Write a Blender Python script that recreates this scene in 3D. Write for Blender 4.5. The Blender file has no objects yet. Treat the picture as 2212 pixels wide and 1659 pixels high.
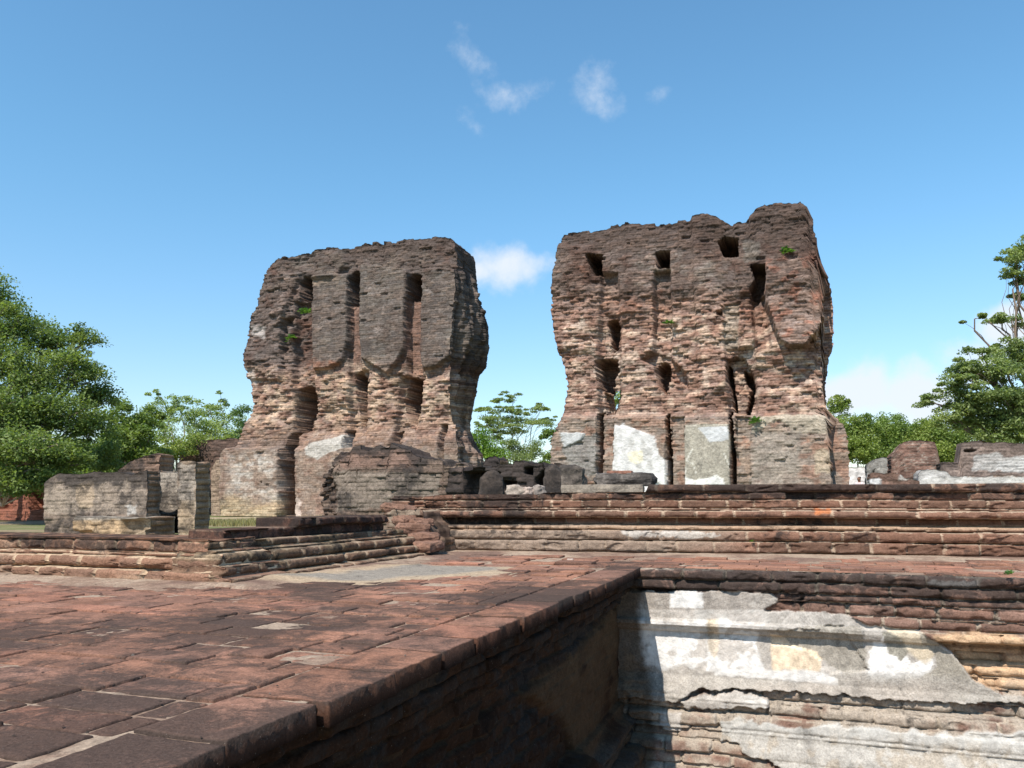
import bpy, math, random
import numpy as np
C = bpy.context; S = C.scene; COL = S.collection
R = math.radians
# ------------------------------------------------------------------ camera, world, sun, exposure
EYE = 0.45
F = 1720.0; CX, CY = 1106.0, 829.5          # photo measured at 2212 x 1659
PITCH = math.atan((1085.0 - CY) / F)
cam = bpy.data.objects.new('camera', bpy.data.cameras.new('camera')); COL.objects.link(cam)
cam.data.sensor_width = 36; cam.data.lens = 36 * F / 2212
cam.data.clip_start = 0.02; cam.data.clip_end = 6000
cam.location = (0, 0, EYE); cam.rotation_euler = (math.pi / 2 + PITCH, 0, 0)
S.camera = cam
S.render.resolution_x = 1024; S.render.resolution_y = 768
S.view_settings.view_transform = 'Standard'; S.view_settings.look = 'None'
S.view_settings.exposure = 0.5; S.view_settings.gamma = 1
TH = R(19.5)                                 # the ruin's own axes, turned against the view
U = np.array([math.cos(TH), -math.sin(TH)]); V = np.array([math.sin(TH), math.cos(TH)])
SUN_EL = R(51); SUN_AZ = TH + R(12)          # direction the light travels, from +Y towards +X
sd = bpy.data.lights.new('sun', 'SUN'); sd.energy = 5.0; sd.angle = R(0.5); sd.color = (1.0, 0.925, 0.83)
sun = bpy.data.objects.new('sun', sd); COL.objects.link(sun)
sun.rotation_euler = (math.pi / 2 - SUN_EL, 0, -SUN_AZ); sun.location = (-20, -30, 40)
w = bpy.data.worlds.new('World'); S.world = w; w.use_nodes = True
NT = w.node_tree; N = NT.nodes; LK = NT.links
for n in list(N): N.remove(n)
wo = N.new('ShaderNodeOutputWorld'); bg = N.new('ShaderNodeBackground'); LK.new(bg.outputs[0], wo.inputs[0])
sky = N.new('ShaderNodeTexSky'); sky.sky_type = 'NISHITA'; sky.sun_disc = False
sky.sun_elevation = SUN_EL; sky.sun_rotation = SUN_AZ + math.pi
sky.air_density = 1.25; sky.dust_density = 0.25; sky.ozone_density = 3.0; sky.altitude = 0
bg.inputs['Strength'].default_value = 0.104


def raydir(px, py):
    x = (np.asarray(px, float) - CX) / F; y = (CY - np.asarray(py, float)) / F
    c, s = math.cos(PITCH), math.sin(PITCH)
    return x, c - y * s, s + y * c            # world X, Y, Z


def nd(t, **kw):
    n = N.new(t)
    for k, v in kw.items(): setattr(n, k, v)
    return n


def clouds():
    tc = nd('ShaderNodeTexCoord')
    nz = nd('ShaderNodeTexNoise'); nz.inputs['Scale'].default_value = 13; nz.inputs['Detail'].default_value = 7
    nz.inputs['Roughness'].default_value = 0.62
    LK.new(tc.outputs['Generated'], nz.inputs['Vector'])
    nw = nd('ShaderNodeTexNoise'); nw.inputs['Scale'].default_value = 11; nw.inputs['Detail'].default_value = 4
    LK.new(tc.outputs['Generated'], nw.inputs['Vector'])
    wp = nd('ShaderNodeVectorMath', operation='MULTIPLY_ADD'); wp.inputs[1].default_value = (.07,) * 3
    LK.new(nw.outputs['Color'], wp.inputs[0]); LK.new(tc.outputs['Generated'], wp.inputs[2])
    #   px, py, half width, half height (direction of each cloud in the sky), density
    L = [(1018, 128, 62, 42, .70), (1128, 198, 115, 30, .50), (1286, 210, 74, 56, .60), (1408, 186, 48, 32, .58), (1330, 160, 70, 40, .40),
         (995, 256, 52, 34, .50), (1120, 575, 118, 52, 1.25), (1050, 585, 80, 40, 1.05),
         (1850, 845, 120, 66, 2.0), (1975, 838, 100, 64, 2.0), (2110, 785, 110, 70, 1.3), (2195, 712, 70, 48, 1.6),
         (1780, 850, 80, 65, 1.1), (2060, 890, 200, 50, .8), (-300, 700, 200, 60, .8), (2700, 600, 300, 120, 1.),
         (80, 1000, 260, 40, .4)]
    acc = None
    for px, py, hw, hh, den in L:
        x, y, z = raydir(px, py); l = math.sqrt(x * x + y * y + z * z); c = (x / l, y / l, z / l)
        k = c[1] / F * math.cos(PITCH)
        m = nd('ShaderNodeMapping', vector_type='TEXTURE')
        az = math.atan2(c[0], c[1])
        m.inputs['Location'].default_value = (c[0] + .035, c[1] + .035, c[2] + .035)
        m.inputs['Rotation'].default_value = (0, 0, -az)
        m.inputs['Scale'].default_value = (hw / F * 1.15, .3, hh / F * 1.15)
        LK.new(wp.outputs[0], m.inputs['Vector'])
        ln = nd('ShaderNodeVectorMath', operation='LENGTH'); LK.new(m.outputs[0], ln.inputs[0])
        r = nd('ShaderNodeMapRange', interpolation_type='SMOOTHSTEP'); r.inputs['From Min'].default_value = 1.35
        r.inputs['From Max'].default_value = 0.0; r.inputs['To Max'].default_value = den
        LK.new(ln.outputs['Value'], r.inputs['Value'])
        if acc is None: acc = r.outputs[0]
        else:
            a = nd('ShaderNodeMath', operation='MAXIMUM'); LK.new(acc, a.inputs[0]); LK.new(r.outputs[0], a.inputs[1]); acc = a.outputs[0]
    a = nd('ShaderNodeMath', operation='MULTIPLY_ADD'); a.inputs[1].default_value = 2.2; a.inputs[2].default_value = -1.28
    LK.new(nz.outputs['Fac'], a.inputs[0])
    b = nd('ShaderNodeMath', operation='ADD'); LK.new(acc, b.inputs[0]); LK.new(a.outputs[0], b.inputs[1])
    r = nd('ShaderNodeMapRange', interpolation_type='SMOOTHSTEP'); r.inputs['From Min'].default_value = .12
    r.inputs['From Max'].default_value = 1.25; r.inputs['To Max'].default_value = .92
    LK.new(b.outputs[0], r.inputs['Value'])
    g = nd('ShaderNodeMath', operation='GREATER_THAN'); g.inputs[1].default_value = .02; LK.new(acc, g.inputs[0])
    f = nd('ShaderNodeMath', operation='MULTIPLY'); LK.new(r.outputs[0], f.inputs[0]); LK.new(g.outputs[0], f.inputs[1])
    tint = nd('ShaderNodeMix', data_type='RGBA', blend_type='MULTIPLY'); tint.inputs[0].default_value = 1
    tcz = nd('ShaderNodeTexCoord'); sz = nd('ShaderNodeSeparateXYZ'); LK.new(tcz.outputs['Generated'], sz.inputs[0])
    rz = nd('ShaderNodeMapRange', interpolation_type='SMOOTHSTEP'); rz.inputs[1].default_value = .0; rz.inputs[2].default_value = .42; LK.new(sz.outputs['Z'], rz.inputs[0])
    tm = nd('ShaderNodeMix', data_type='RGBA'); tm.inputs[6].default_value = (1.02, 1.08, 1.22, 1); tm.inputs[7].default_value = (0.88, 1.27, 1.34, 1)
    LK.new(rz.outputs[0], tm.inputs[0]); LK.new(tm.outputs[2], tint.inputs[7]); LK.new(sky.outputs[0], tint.inputs[6])
    mx = nd('ShaderNodeMix', data_type='RGBA'); mx.inputs[7].default_value = (6.0, 6.4, 7.0, 1)
    LK.new(f.outputs[0], mx.inputs[0]); LK.new(tint.outputs[2], mx.inputs[6]); LK.new(mx.outputs[2], bg.inputs['Color'])


clouds()

# ------------------------------------------------------------------ numpy noise
def _h(ix, iy, iz, seed):
    ix = ix.astype(np.int64).astype(np.uint32); iy = iy.astype(np.int64).astype(np.uint32); iz = iz.astype(np.int64).astype(np.uint32)
    n = ix * np.uint32(374761393) + iy * np.uint32(668265263) + iz * np.uint32(2246822519) + np.uint32((seed * 3266489917) & 0xffffffff)
    n ^= n >> np.uint32(13); n *= np.uint32(1274126177); n ^= n >> np.uint32(16); n *= np.uint32(2654435761); n ^= n >> np.uint32(15)
    return n.astype(np.float64) / 4294967295.0


def hsh(a, b=0, seed=0):
    a = np.asarray(a, float); b = np.asarray(b, float) + 0 * a; a = a + 0 * b
    return _h(np.floor(a), np.floor(b), np.zeros_like(a), seed)


def vn(x, y, z=0.0, seed=0):
    x = np.asarray(x, float); y = np.asarray(y, float) + 0 * x; z = np.asarray(z, float) + 0 * x
    x = x + 0 * y; x, y, z = np.broadcast_arrays(x, y, z)
    fx, fy, fz = np.floor(x), np.floor(y), np.floor(z); tx, ty, tz = x - fx, y - fy, z - fz
    tx = tx * tx * (3 - 2 * tx); ty = ty * ty * (3 - 2 * ty); tz = tz * tz * (3 - 2 * tz)
    g = lambda i, j, k: _h(fx + i, fy + j, fz + k, seed)
    c00 = g(0, 0, 0) * (1 - tx) + g(1, 0, 0) * tx; c10 = g(0, 1, 0) * (1 - tx) + g(1, 1, 0) * tx
    c01 = g(0, 0, 1) * (1 - tx) + g(1, 0, 1) * tx; c11 = g(0, 1, 1) * (1 - tx) + g(1, 1, 1) * tx
    return (c00 * (1 - ty) + c10 * ty) * (1 - tz) + (c01 * (1 - ty) + c11 * ty) * tz


def fbm(x, y, z=0.0, seed=0, o=4, g=.5):
    s = 0; a = 1; t = 0; f = 1
    for i in range(o):
        s = s + a * vn(np.asarray(x) * f, np.asarray(y) * f, np.asarray(z) * f, seed + i * 7); t += a; a *= g; f *= 2.03
    return s / t                               # 0..1, mean .5


def sm(e0, e1, x):
    t = np.clip((x - e0) / (e1 - e0), 0, 1); return t * t * (3 - 2 * t)


def sdp(x, y, poly):
    """signed distance to a polygon, negative inside"""
    d = np.full(x.shape, 1e18); ins = np.zeros(x.shape, bool); n = len(poly)
    for i in range(n):
        ax, ay = poly[i]; bx, by = poly[(i + 1) % n]
        ex, ey = bx - ax, by - ay; wx, wy = x - ax, y - ay
        t = np.clip((wx * ex + wy * ey) / (ex * ex + ey * ey + 1e-12), 0, 1)
        d = np.minimum(d, (wx - ex * t) ** 2 + (wy - ey * t) ** 2)
        if ay != by:
            c = ((ay > y) != (by > y)) & (x < ex * (y - ay) / (by - ay) + ax); ins ^= c
    d = np.sqrt(d); return np.where(ins, -d, d)


def bricks(a, z, ch=.075, bl=.28, seed=0, warp=.012, full=False):
    """brick lattice: id hash, distance to nearest joint (m) along and up, row"""
    zz = z + warp * (fbm(a * 1.7, z * 1.5, 0, seed + 50, 3) - .5) * 2 + .25 * warp * (vn(a * 9, z * 9, 0, seed + 3) - .5)
    row = np.floor(zz / ch); fz = zz / ch - row
    off = hsh(row, 3, seed) * bl * .3 + (row % 2) * bl * .5
    xx = (a + off + warp * .6 * (vn(a * 6, z * 14, 0, seed + 9) - .5)) / bl
    k = np.floor(xx); j = lambda q: q + .34 * (hsh(q, row, seed + 1) - .5)
    k = np.where(xx < j(k), k - 1, k); k = np.where(xx >= j(k + 1), k + 1, k)
    d = np.minimum(xx - j(k), j(k + 1) - xx) * bl; dz = np.minimum(fz, 1 - fz) * ch
    if full: return hsh(k, row, seed + 2), hsh(k, row, seed + 77), d, dz, row, (j(k) + j(k + 1)) * .5 * bl - off, (row + .5) * ch
    return hsh(k, row, seed + 2), hsh(k, row, seed + 77), d, dz, row


# ------------------------------------------------------------------ materials
def mat(name):
    m = bpy.data.materials.new(name); m.use_nodes = True; nt = m.node_tree
    for n in list(nt.nodes): nt.nodes.remove(n)
    o = nt.nodes.new('ShaderNodeOutputMaterial'); return m, nt, o


def masonry(name, fine=70., mid=16., lich=7., bump=.5, bd=.006, dark=(.030, .027, .026), rough=.93, spot=.0, lsoft=.10, spec=.15, lmax=.8, lrough=.70):
    m, nt, o = mat(name); n = nt.nodes; l = nt.links
    p = n.new('ShaderNodeBsdfPrincipled'); l.new(p.outputs[0], o.inputs[0]); p.inputs['Roughness'].default_value = rough
    p.inputs['Specular IOR Level'].default_value = spec
    at = n.new('ShaderNodeAttribute'); at.attribute_name = 'Col'
    tc = n.new('ShaderNodeTexCoord')
    def noise(s, d=6, r=.6, dist=0):
        q = n.new('ShaderNodeTexNoise'); q.inputs['Scale'].default_value = s; q.inputs['Detail'].default_value = d
        q.inputs['Roughness'].default_value = r; q.inputs['Distortion'].default_value = dist; l.new(tc.outputs['Object'], q.inputs['Vector']); return q
    nf = noise(fine, 8, .7); nm = noise(mid, 6, .65); nl = noise(lich, 11, lrough, .6)
    def mr(src, a, b, c, d, smooth=False):
        q = n.new('ShaderNodeMapRange')
        if smooth: q.interpolation_type = 'SMOOTHSTEP'
        q.inputs[1].default_value = a; q.inputs[2].default_value = b; q.inputs[3].default_value = c; q.inputs[4].default_value = d
        l.new(src, q.inputs[0]); return q.outputs[0]
    f0 = mr(nf.outputs['Fac'], .28, .72, .50, 1.22)
    sx = n.new('ShaderNodeSeparateColor'); l.new(at.outputs['Color'], sx.inputs[0]); pf = mr(sx.outputs[2], .30, .50, 0, .82)
    fm = n.new('ShaderNodeMix'); fm.data_type = 'FLOAT'; l.new(pf, fm.inputs[0]); l.new(f0, fm.inputs[2]); fm.inputs[3].default_value = .95; f1 = fm.outputs[0]; f2 = mr(nm.outputs['Fac'], .3, .7, .78, 1.22)
    mu = n.new('ShaderNodeMath'); mu.operation = 'MULTIPLY'; l.new(f1, mu.inputs[0]); l.new(f2, mu.inputs[1])
    sc = n.new('ShaderNodeVectorMath'); sc.operation = 'SCALE'; l.new(at.outputs['Color'], sc.inputs[0]); l.new(mu.outputs[0], sc.inputs['Scale'])
    # lichen / soot crust: threshold driven by the painted amount (alpha)
    th = n.new('ShaderNodeMath'); th.operation = 'ADD'; l.new(nl.outputs['Fac'], th.inputs[0])
    sc2 = n.new('ShaderNodeMath'); sc2.operation = 'MULTIPLY_ADD'; l.new(at.outputs['Alpha'], sc2.inputs[0]); sc2.inputs[1].default_value = .62; sc2.inputs[2].default_value = -.80
    l.new(sc2.outputs[0], th.inputs[1])
    lf = mr(th.outputs[0], -lsoft, lsoft, 0, lmax, True)
    mx = n.new('ShaderNodeMix'); mx.data_type = 'RGBA'; mx.inputs[7].default_value = (*dark, 1)
    l.new(lf, mx.inputs[0]); l.new(sc.outputs[0], mx.inputs[6])
    dk = n.new('ShaderNodeVectorMath'); dk.operation = 'SCALE'; dk.inputs[0].default_value = dark; l.new(f1, dk.inputs['Scale']); l.new(dk.outputs[0], mx.inputs[7])
    out = mx.outputs[2]
    if spot:
        ns = noise(fine * 1.7, 2, .5); sf = mr(ns.outputs['Fac'], .70, .76, 0, spot)
        m2 = n.new('ShaderNodeMix'); m2.data_type = 'RGBA'; m2.inputs[7].default_value = (.45, .40, .34, 1); l.new(sf, m2.inputs[0]); l.new(out, m2.inputs[6]); out = m2.outputs[2]
    l.new(out, p.inputs['Base Color'])
    ad = n.new('ShaderNodeMath'); ad.operation = 'MULTIPLY_ADD'; l.new(nm.outputs['Fac'], ad.inputs[0]); ad.inputs[1].default_value = 1.6; l.new(nf.outputs['Fac'], ad.inputs[2])
    b = n.new('ShaderNodeBump'); b.inputs['Strength'].default_value = bump; b.inputs['Distance'].default_value = bd
    l.new(ad.outputs[0], b.inputs['Height']); l.new(b.outputs[0], p.inputs['Normal'])
    return m


M_TOWER = masonry('weathered_tower_brick', 16, 5, 2.2, .8, .03, lsoft=.18, lmax=.50, dark=(.055, .043, .038))
M_MID = masonry('worn_brick', 45, 14, 5, .8, .010, lsoft=.12)
M_NEAR = masonry('near_worn_brick', 90, 22, 8, .75, .006, lsoft=.09, spot=.25, spec=.04)
M_PAVE = masonry('paving_brick', 130, 34, 7.5, .9, .0035, dark=(.050, .041, .036), lsoft=.11, lmax=.80, spot=.35, rough=.9, spec=.05, lrough=.80)
M_STONE = masonry('lichened_stone', 40, 12, 4, .8, .012)
M_GROUND = masonry('dry_ground', 30, 4, 1.2, .6, .02)


def simple(name, colattr=True, rough=.8, trans=0., col=(.1, .1, .1), bumps=None):
    m, nt, o = mat(name); n = nt.nodes; l = nt.links
    p = n.new('ShaderNodeBsdfPrincipled'); p.inputs['Roughness'].default_value = rough; p.inputs['Specular IOR Level'].default_value = .25
    tc = n.new('ShaderNodeTexCoord'); q = n.new('ShaderNodeTexNoise'); q.inputs['Scale'].default_value = 9 if colattr else 30; q.inputs['Detail'].default_value = 5
    l.new(tc.outputs['Object'], q.inputs['Vector'])
    r = n.new('ShaderNodeMapRange'); r.inputs[1].default_value = .3; r.inputs[2].default_value = .7; r.inputs[3].default_value = .75; r.inputs[4].default_value = 1.25
    l.new(q.outputs['Fac'], r.inputs[0])
    sc = n.new('ShaderNodeVectorMath'); sc.operation = 'SCALE'; l.new(r.outputs[0], sc.inputs['Scale'])
    if colattr:
        at = n.new('ShaderNodeAttribute'); at.attribute_name = 'Col'; l.new(at.outputs['Color'], sc.inputs[0])
    else: sc.inputs[0].default_value = col
    l.new(sc.outputs[0], p.inputs['Base Color'])
    if trans:
        t = n.new('ShaderNodeBsdfTranslucent'); s2 = n.new('ShaderNodeVectorMath'); s2.operation = 'MULTIPLY'; s2.inputs[1].default_value = (1.25, 1.3, .5)
        l.new(sc.outputs[0], s2.inputs[0]); l.new(s2.outputs[0], t.inputs[0])
        mx = n.new('ShaderNodeMixShader'); mx.inputs[0].default_value = trans; l.new(p.outputs[0], mx.inputs[1]); l.new(t.outputs[0], mx.inputs[2]); l.new(mx.outputs[0], o.inputs[0])
    else: l.new(p.outputs[0], o.inputs[0])
    return m


M_LEAF = simple('leaves', True, .5, .45)
M_BARK = simple('bark', False, .9, col=(.16, .12, .09))
M_BARKP = simple('pale_bark', False, .9, col=(.30, .25, .20))
M_SKIN = simple('skin', False, .6, col=(.16, .075, .045))
M_HAIR = simple('hair', False, .5, col=(.012, .010, .009))
M_SHIRT = simple('shirt_cloth', False, .9, col=(.62, .50, .50))
M_TROUSER = simple('trouser_cloth', False, .9, col=(.05, .06, .10))

# ------------------------------------------------------------------ objects
def tag(o, label=None, cat=None, group=None, kind=None):
    if label: o['label'] = label
    if cat: o['category'] = cat
    if group: o['group'] = group
    if kind: o['kind'] = kind
    return o


def empty(name, loc=(0, 0, 0), rz=0):
    o = bpy.data.objects.new(name, None); COL.objects.link(o); o.location = loc; o.rotation_euler = (0, 0, rz); o.empty_display_size = .3; return o


def mesh(name, v, f, m, col=None, parent=None, loc=(0, 0, 0), rz=0, smooth=False):
    """v (n,3); f: (k,4) array of quads, -1 in the last column makes a triangle"""
    me = bpy.data.meshes.new(name); v = np.asarray(v, np.float32); f = np.asarray(f, np.int64)
    me.vertices.add(len(v)); me.vertices.foreach_set('co', v.ravel())
    if f.shape[1] == 4:
        tri = f[:, 3] < 0; cnt = np.where(tri, 3, 4); idx = f.ravel()[(f >= 0).ravel()]
    else: cnt = np.full(len(f), f.shape[1]); idx = f.ravel()
    me.loops.add(len(idx)); me.polygons.add(len(f)); me.loops.foreach_set('vertex_index', idx.astype(np.int32))
    st = np.concatenate([[0], np.cumsum(cnt)[:-1]]).astype(np.int32)
    me.polygons.foreach_set('loop_start', st); me.polygons.foreach_set('loop_total', cnt.astype(np.int32))
    if smooth: me.polygons.foreach_set('use_smooth', np.ones(len(f), bool))
    me.update(calc_edges=True); me.validate()
    if col is not None:
        c = np.ones((len(v), 4), np.float32); col = np.asarray(col); c[:, :col.shape[1]] = col
        a = me.attributes.new('Col', 'FLOAT_COLOR', 'POINT'); a.data.foreach_set('color', np.clip(c, 0, 1).ravel())
    me.materials.append(m)
    o = bpy.data.objects.new(name, me); COL.objects.link(o)
    if parent is not None: o.parent = parent
    else: o.location = loc; o.rotation_euler = (0, 0, rz)
    return o


class Plane:
    """vertical plane; local x along it, local y into it, z up"""
    def __init__(s, ang, off, origin=None):
        s.ang = ang; s.x = np.array([math.cos(ang), math.sin(ang)]); s.y = np.array([-math.sin(ang), math.cos(ang)])
        s.o = np.array(origin, float) if origin is not None else s.y * off
        s.off = float(s.o @ s.y)
    def pix(s, px, py, dep=0.):
        X, Y, Z = raydir(px, py); t = (s.off + dep) / (X * s.y[0] + Y * s.y[1])
        return t * X * s.x[0] + t * Y * s.x[1] - s.o @ s.x, EYE + t * Z
    def proj(s, a, z, dep=0.):
        X = s.o[0] + a * s.x[0] + dep * s.y[0]; Y = s.o[1] + a * s.x[1] + dep * s.y[1]; Z = z - EYE
        c, q = math.cos(PITCH), math.sin(PITCH); zc = Y * c + Z * q; yc = Z * c - Y * q
        return CX + F * X / zc, CY - F * yc / zc
    def loc(s): return (s.o[0], s.o[1], 0)


def fpl(b): return Plane(-TH, b)                                   # parallel to the palace front
def spl(a): return Plane(-TH + math.pi / 2, 0, origin=U * a)       # facing right; local x = distance b


def prof(pl, pts, key, dep=0.):
    a, z = pl.pix([p[0] for p in pts], [p[1] for p in pts], dep)
    if key == 'z':                                                 # x as a function of height
        o = np.argsort(z); return z[o], a[o]
    o = np.argsort(a); return a[o], z[o]


def wall(name, pl, top, left, right, zb, da, dz, T, outf, colf, m, holes=(), holes_t=None, rback=None, ns=None, parent=None, step=(.25, .07), sidefn=None, seed=1, backcol=None, endcol=None):
    """a ruined wall: displaced front, back, ends and top as one closed mesh.
    top/left/right are outlines measured in the photo and laid on the wall's own plane"""
    tz = prof(pl, top, 'a'); lz = prof(pl, left, 'z') if not np.isscalar(left) else (np.array([0, 1.]), np.array([left, left]))
    rz_ = right if isinstance(right, tuple) else prof(pl, right, 'z') if not np.isscalar(right) else (np.array([0, 1.]), np.array([right, right]))
    W = rz_[1].max() - lz[1].min(); H = tz[1].max() - zb
    nx = max(3, int(W / da) + 1); nz = max(3, int(H / dz) + 1)
    t, s = np.meshgrid(np.linspace(0, 1, nx), np.linspace(0, 1, nz))
    z = zb + s * H
    for _ in range(5):
        L = np.interp(z, *lz); Rr = np.interp(z, *rz_); a = L + (Rr - L) * t
        tp = np.interp(a, *tz)
        k = np.floor(a / step[0] + 50)
        tp2 = tp + step[1] * (hsh(k, 1, seed) - .5) * .9 + step[1] * .6 * (fbm(a * 9, 0, 0, seed, 2) - .5)
        z = zb + s * (np.maximum(tp2, zb + .03) - zb)
    # ragged outline of the ends
    rg = .5 * step[1] * (hsh(np.floor(z / .075), 5, seed) - .5) + .6 * step[1] * (fbm(z * 2.5, 0, 0, seed + 4, 3) - .5)
    a = a + rg * (sm(.08, 0, t) + sm(.92, 1, t)) * 1.0
    px, py = pl.proj(a, z)
    out = outf(px, py, a, z)
    col = colf(px, py, a, z, out)
    if rback is not None:
        rb = prof(pl, rback, 'z', T); Rb = np.interp(z, *rb); ab = L + (Rb - L) * t
    else: ab = a
    nb = .08 * (fbm(a * 2, z * 2, 9, seed + 30, 4) - .5) + .03 * (bricks(a, z, seed=seed + 5)[0] - .5)
    zb2 = z
    if len(holes):                                             # the openings run obliquely through the wall
        hw = np.zeros_like(a)
        for h in holes: hw = np.maximum(hw, sm(60, 15, sdp(px, py, h)))
        k_ = (pl.off + T) / pl.off; ab = ab + hw * ((a + pl.o @ pl.x) * k_ - pl.o @ pl.x - a); zb2 = z + hw * ((z - EYE) * k_ + EYE - z)
    P1 = np.stack([a, -out, z], -1).reshape(-1, 3); P2 = np.stack([ab, T + nb, zb2], -1).reshape(-1, 3)
    idx = np.arange(nx * nz).reshape(nz, nx); nv = nx * nz
    cell = np.ones((nz - 1, nx - 1), bool)
    ca, cz = (a[1:, 1:] + a[:-1, :-1]) / 2, (z[1:, 1:] + z[:-1, :-1]) / 2
    cpx, cpy = pl.proj(ca, cz)
    for h in holes:
        wx = 1.5 * (vn(ca * 12, cz * 12, 0, 8) - .5); cell &= ~(sdp(cpx + wx, cpy + wx, h) < 0)
    q = np.stack([idx[:-1, :-1], idx[:-1, 1:], idx[1:, 1:], idx[1:, :-1]], -1)[cell]
    faces = [q, q[:, ::-1] + nv]
    # rim edges
    big = np.zeros((nz + 1, nx + 1), bool); big[1:-1, 1:-1] = cell
    E = []
    hx = big[:-1, 1:-1] ^ big[1:, 1:-1]; i, j = np.nonzero(hx); up = big[1:, 1:-1][i, j]
    e = np.stack([idx[i, j], idx[i, j + 1]], -1); e[up] = e[up][:, ::-1]; E.append(e)
    vx = big[1:-1, :-1] ^ big[1:-1, 1:]; i, j = np.nonzero(vx); rt = big[1:-1, 1:][i, j]
    e = np.stack([idx[i, j], idx[i + 1, j]], -1); e[~rt] = e[~rt][:, ::-1]; E.append(e)
    E = np.concatenate(E); bv = np.unique(E); ns = ns or max(2, int(T / (2 * da)))
    mp = np.full(nv, -1); mp[bv] = np.arange(len(bv))
    n2 = np.zeros((nz, nx, 2))
    n2[..., 0] = (big[:-1, :-1].astype(float) + big[1:, :-1] - big[:-1, 1:] - big[1:, 1:]); n2[..., 1] = (big[:-1, :-1].astype(float) + big[:-1, 1:] - big[1:, :-1] - big[1:, 1:])
    n2 = n2.reshape(-1, 2)[bv]; n2 /= (np.linalg.norm(n2, axis=1, keepdims=True) + 1e-6)
    C1 = col.reshape(-1, 4); VV = [P1, P2]; CC = [C1, C1 if backcol is None else np.tile(backcol, (nv, 1))]
    base = 2 * nv; lay = [bv]
    for k in range(1, ns):
        f = k / ns; p = P1[bv] * (1 - f) + P2[bv] * f
        h1, h2, dj, dzz, row = bricks(p[:, 1] + 3.1, p[:, 2] + .001, .075, .27, seed + 11)
        d = .05 * (fbm(p[:, 0] * 2.2, p[:, 1] * 2.2, p[:, 2] * 2.2, seed + 3, 4) - .5) * 3 * min(1, T) + .03 * (h1 - .5) - .02 * (dzz < .014)
        d *= min(1., 4 * f * (1 - f) + .25)
        if sidefn is not None: d = d + sidefn(f, p, n2)
        p[:, 0] += n2[:, 0] * d; p[:, 2] += n2[:, 1] * d
        p[:, 2] = np.maximum(p[:, 2], zb)
        VV.append(p); c = C1[bv].copy()
        if endcol is not None: c = np.where((np.abs(n2[:, :1]) > .5), np.array([*endcol, .25]), c)
        g = (.82 + .4 * h2)[:, None]; c[:, :3] *= g; c[:, :3] *= (1 - .5 * sm(.5, .62, fbm(p[:, 1] * 4.5, p[:, 2] * .4, 1, seed + 40, 4)))[:, None]; CC.append(c)  # dark vertical streaks painted on, standing in for weak groove shade
        lay.append(base + np.arange(len(bv))); base += len(bv)
    lay.append(bv + nv)
    m0, m1 = mp[E[:, 0]], mp[E[:, 1]]
    for k in range(ns): faces.append(np.stack([lay[k][m1], lay[k][m0], lay[k + 1][m0], lay[k + 1][m1]], -1))
    return mesh(name, np.concatenate(VV), np.concatenate(faces), m, np.concatenate(CC), parent, pl.loc() if parent is None else (0, 0, 0), pl.ang if parent is None else 0)


def mixc(c, col, f):
    f = np.clip(f, 0, 1)[..., None]; return c * (1 - f) + np.asarray(col, float) * f


def pmask(px, py, poly, soft=2., rag=6., sc=.08, seed=3, o=4):
    r = rag * (fbm(px * sc, py * sc, 0, seed, o) - .5) * 2
    return sm(soft, -soft, sdp(px, py, poly) + r)


BR = (.285, .135, .088); BRD = (.165, .088, .064); DARK = (.075, .058, .050); TAN = (.45, .325, .235); PINK = (.35, .235, .178)
GREY = (.33, .29, .235); PLG = (.42, .39, .34); WHITE = (.66, .64, .60); CREAM = (.60, .47, .31); OCHRE = (.44, .29, .15)

# ------------------------------------------------------------------ the two tall palace walls
def t1(pts): return [(483.9 + x * .41669, 466.6 + y * .41669) for x, y in pts]
def t2(pts): return [(1157.9 + x * .40617, 414.8 + y * .40617) for x, y in pts]


def tower_out(px, py, a, z, rec, pro, rough, seed):
    wx = 2.2 * (fbm(a * 5, z * 5, 0, seed, 4) - .5) * 2 + 1.6 * (hsh(np.floor(z / .075), np.floor(a / .3), seed + 8) - .5)
    h1, h2, dj, dz, row, xc, zc = bricks(a, z, .075, .27, seed, full=True)
    o = np.zeros_like(a)
    for poly, d, soft in pro: o = o + d * sm(soft, -soft, sdp(px + wx, py + wx * .6, poly))
    ro = rough(px, py, a, z)
    q = .75                                                    # erosion steps brick by brick
    ax, zx = xc * q + a * (1 - q), zc * .6 + z * .4
    big = fbm(a * 1.1, z * 1.3, 0, seed + 21, 4, .5) - .5
    mid = fbm(ax * 3.1, zx * 3.6, 0, seed + 2, 4, .6) - .5
    fine = fbm(ax * 9, zx * 6, 0, seed + 17, 2) - .5
    ero = big * .42 + mid * .15 + fine * .06 + (h1 - .5) * .065
    o = o + ro * ero + (1 - ro) * (big * .08 + mid * .015)
    bs = 1 - .6 * sm(2.3, 1.9, z)
    o = o + (h1 - .5) * .014 * bs - (.010 * bs + .004 * ro) * (dz < .0125) - (.008 + .016 * ro) * (dj < .021)
    # bricks fallen out here and there
    o = o - .07 * ((hsh(np.floor(a / .25 + 7), row, seed + 31) > .982 - .03 * ro)) * (h2 > .35)
    r = np.zeros_like(a)
    for poly, d, soft in rec: r = np.maximum(r, d * sm(soft, -soft, sdp(px + wx, py + wx * .7, poly)))
    return o - r, (h1, h2, dj, dz, row)


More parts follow.
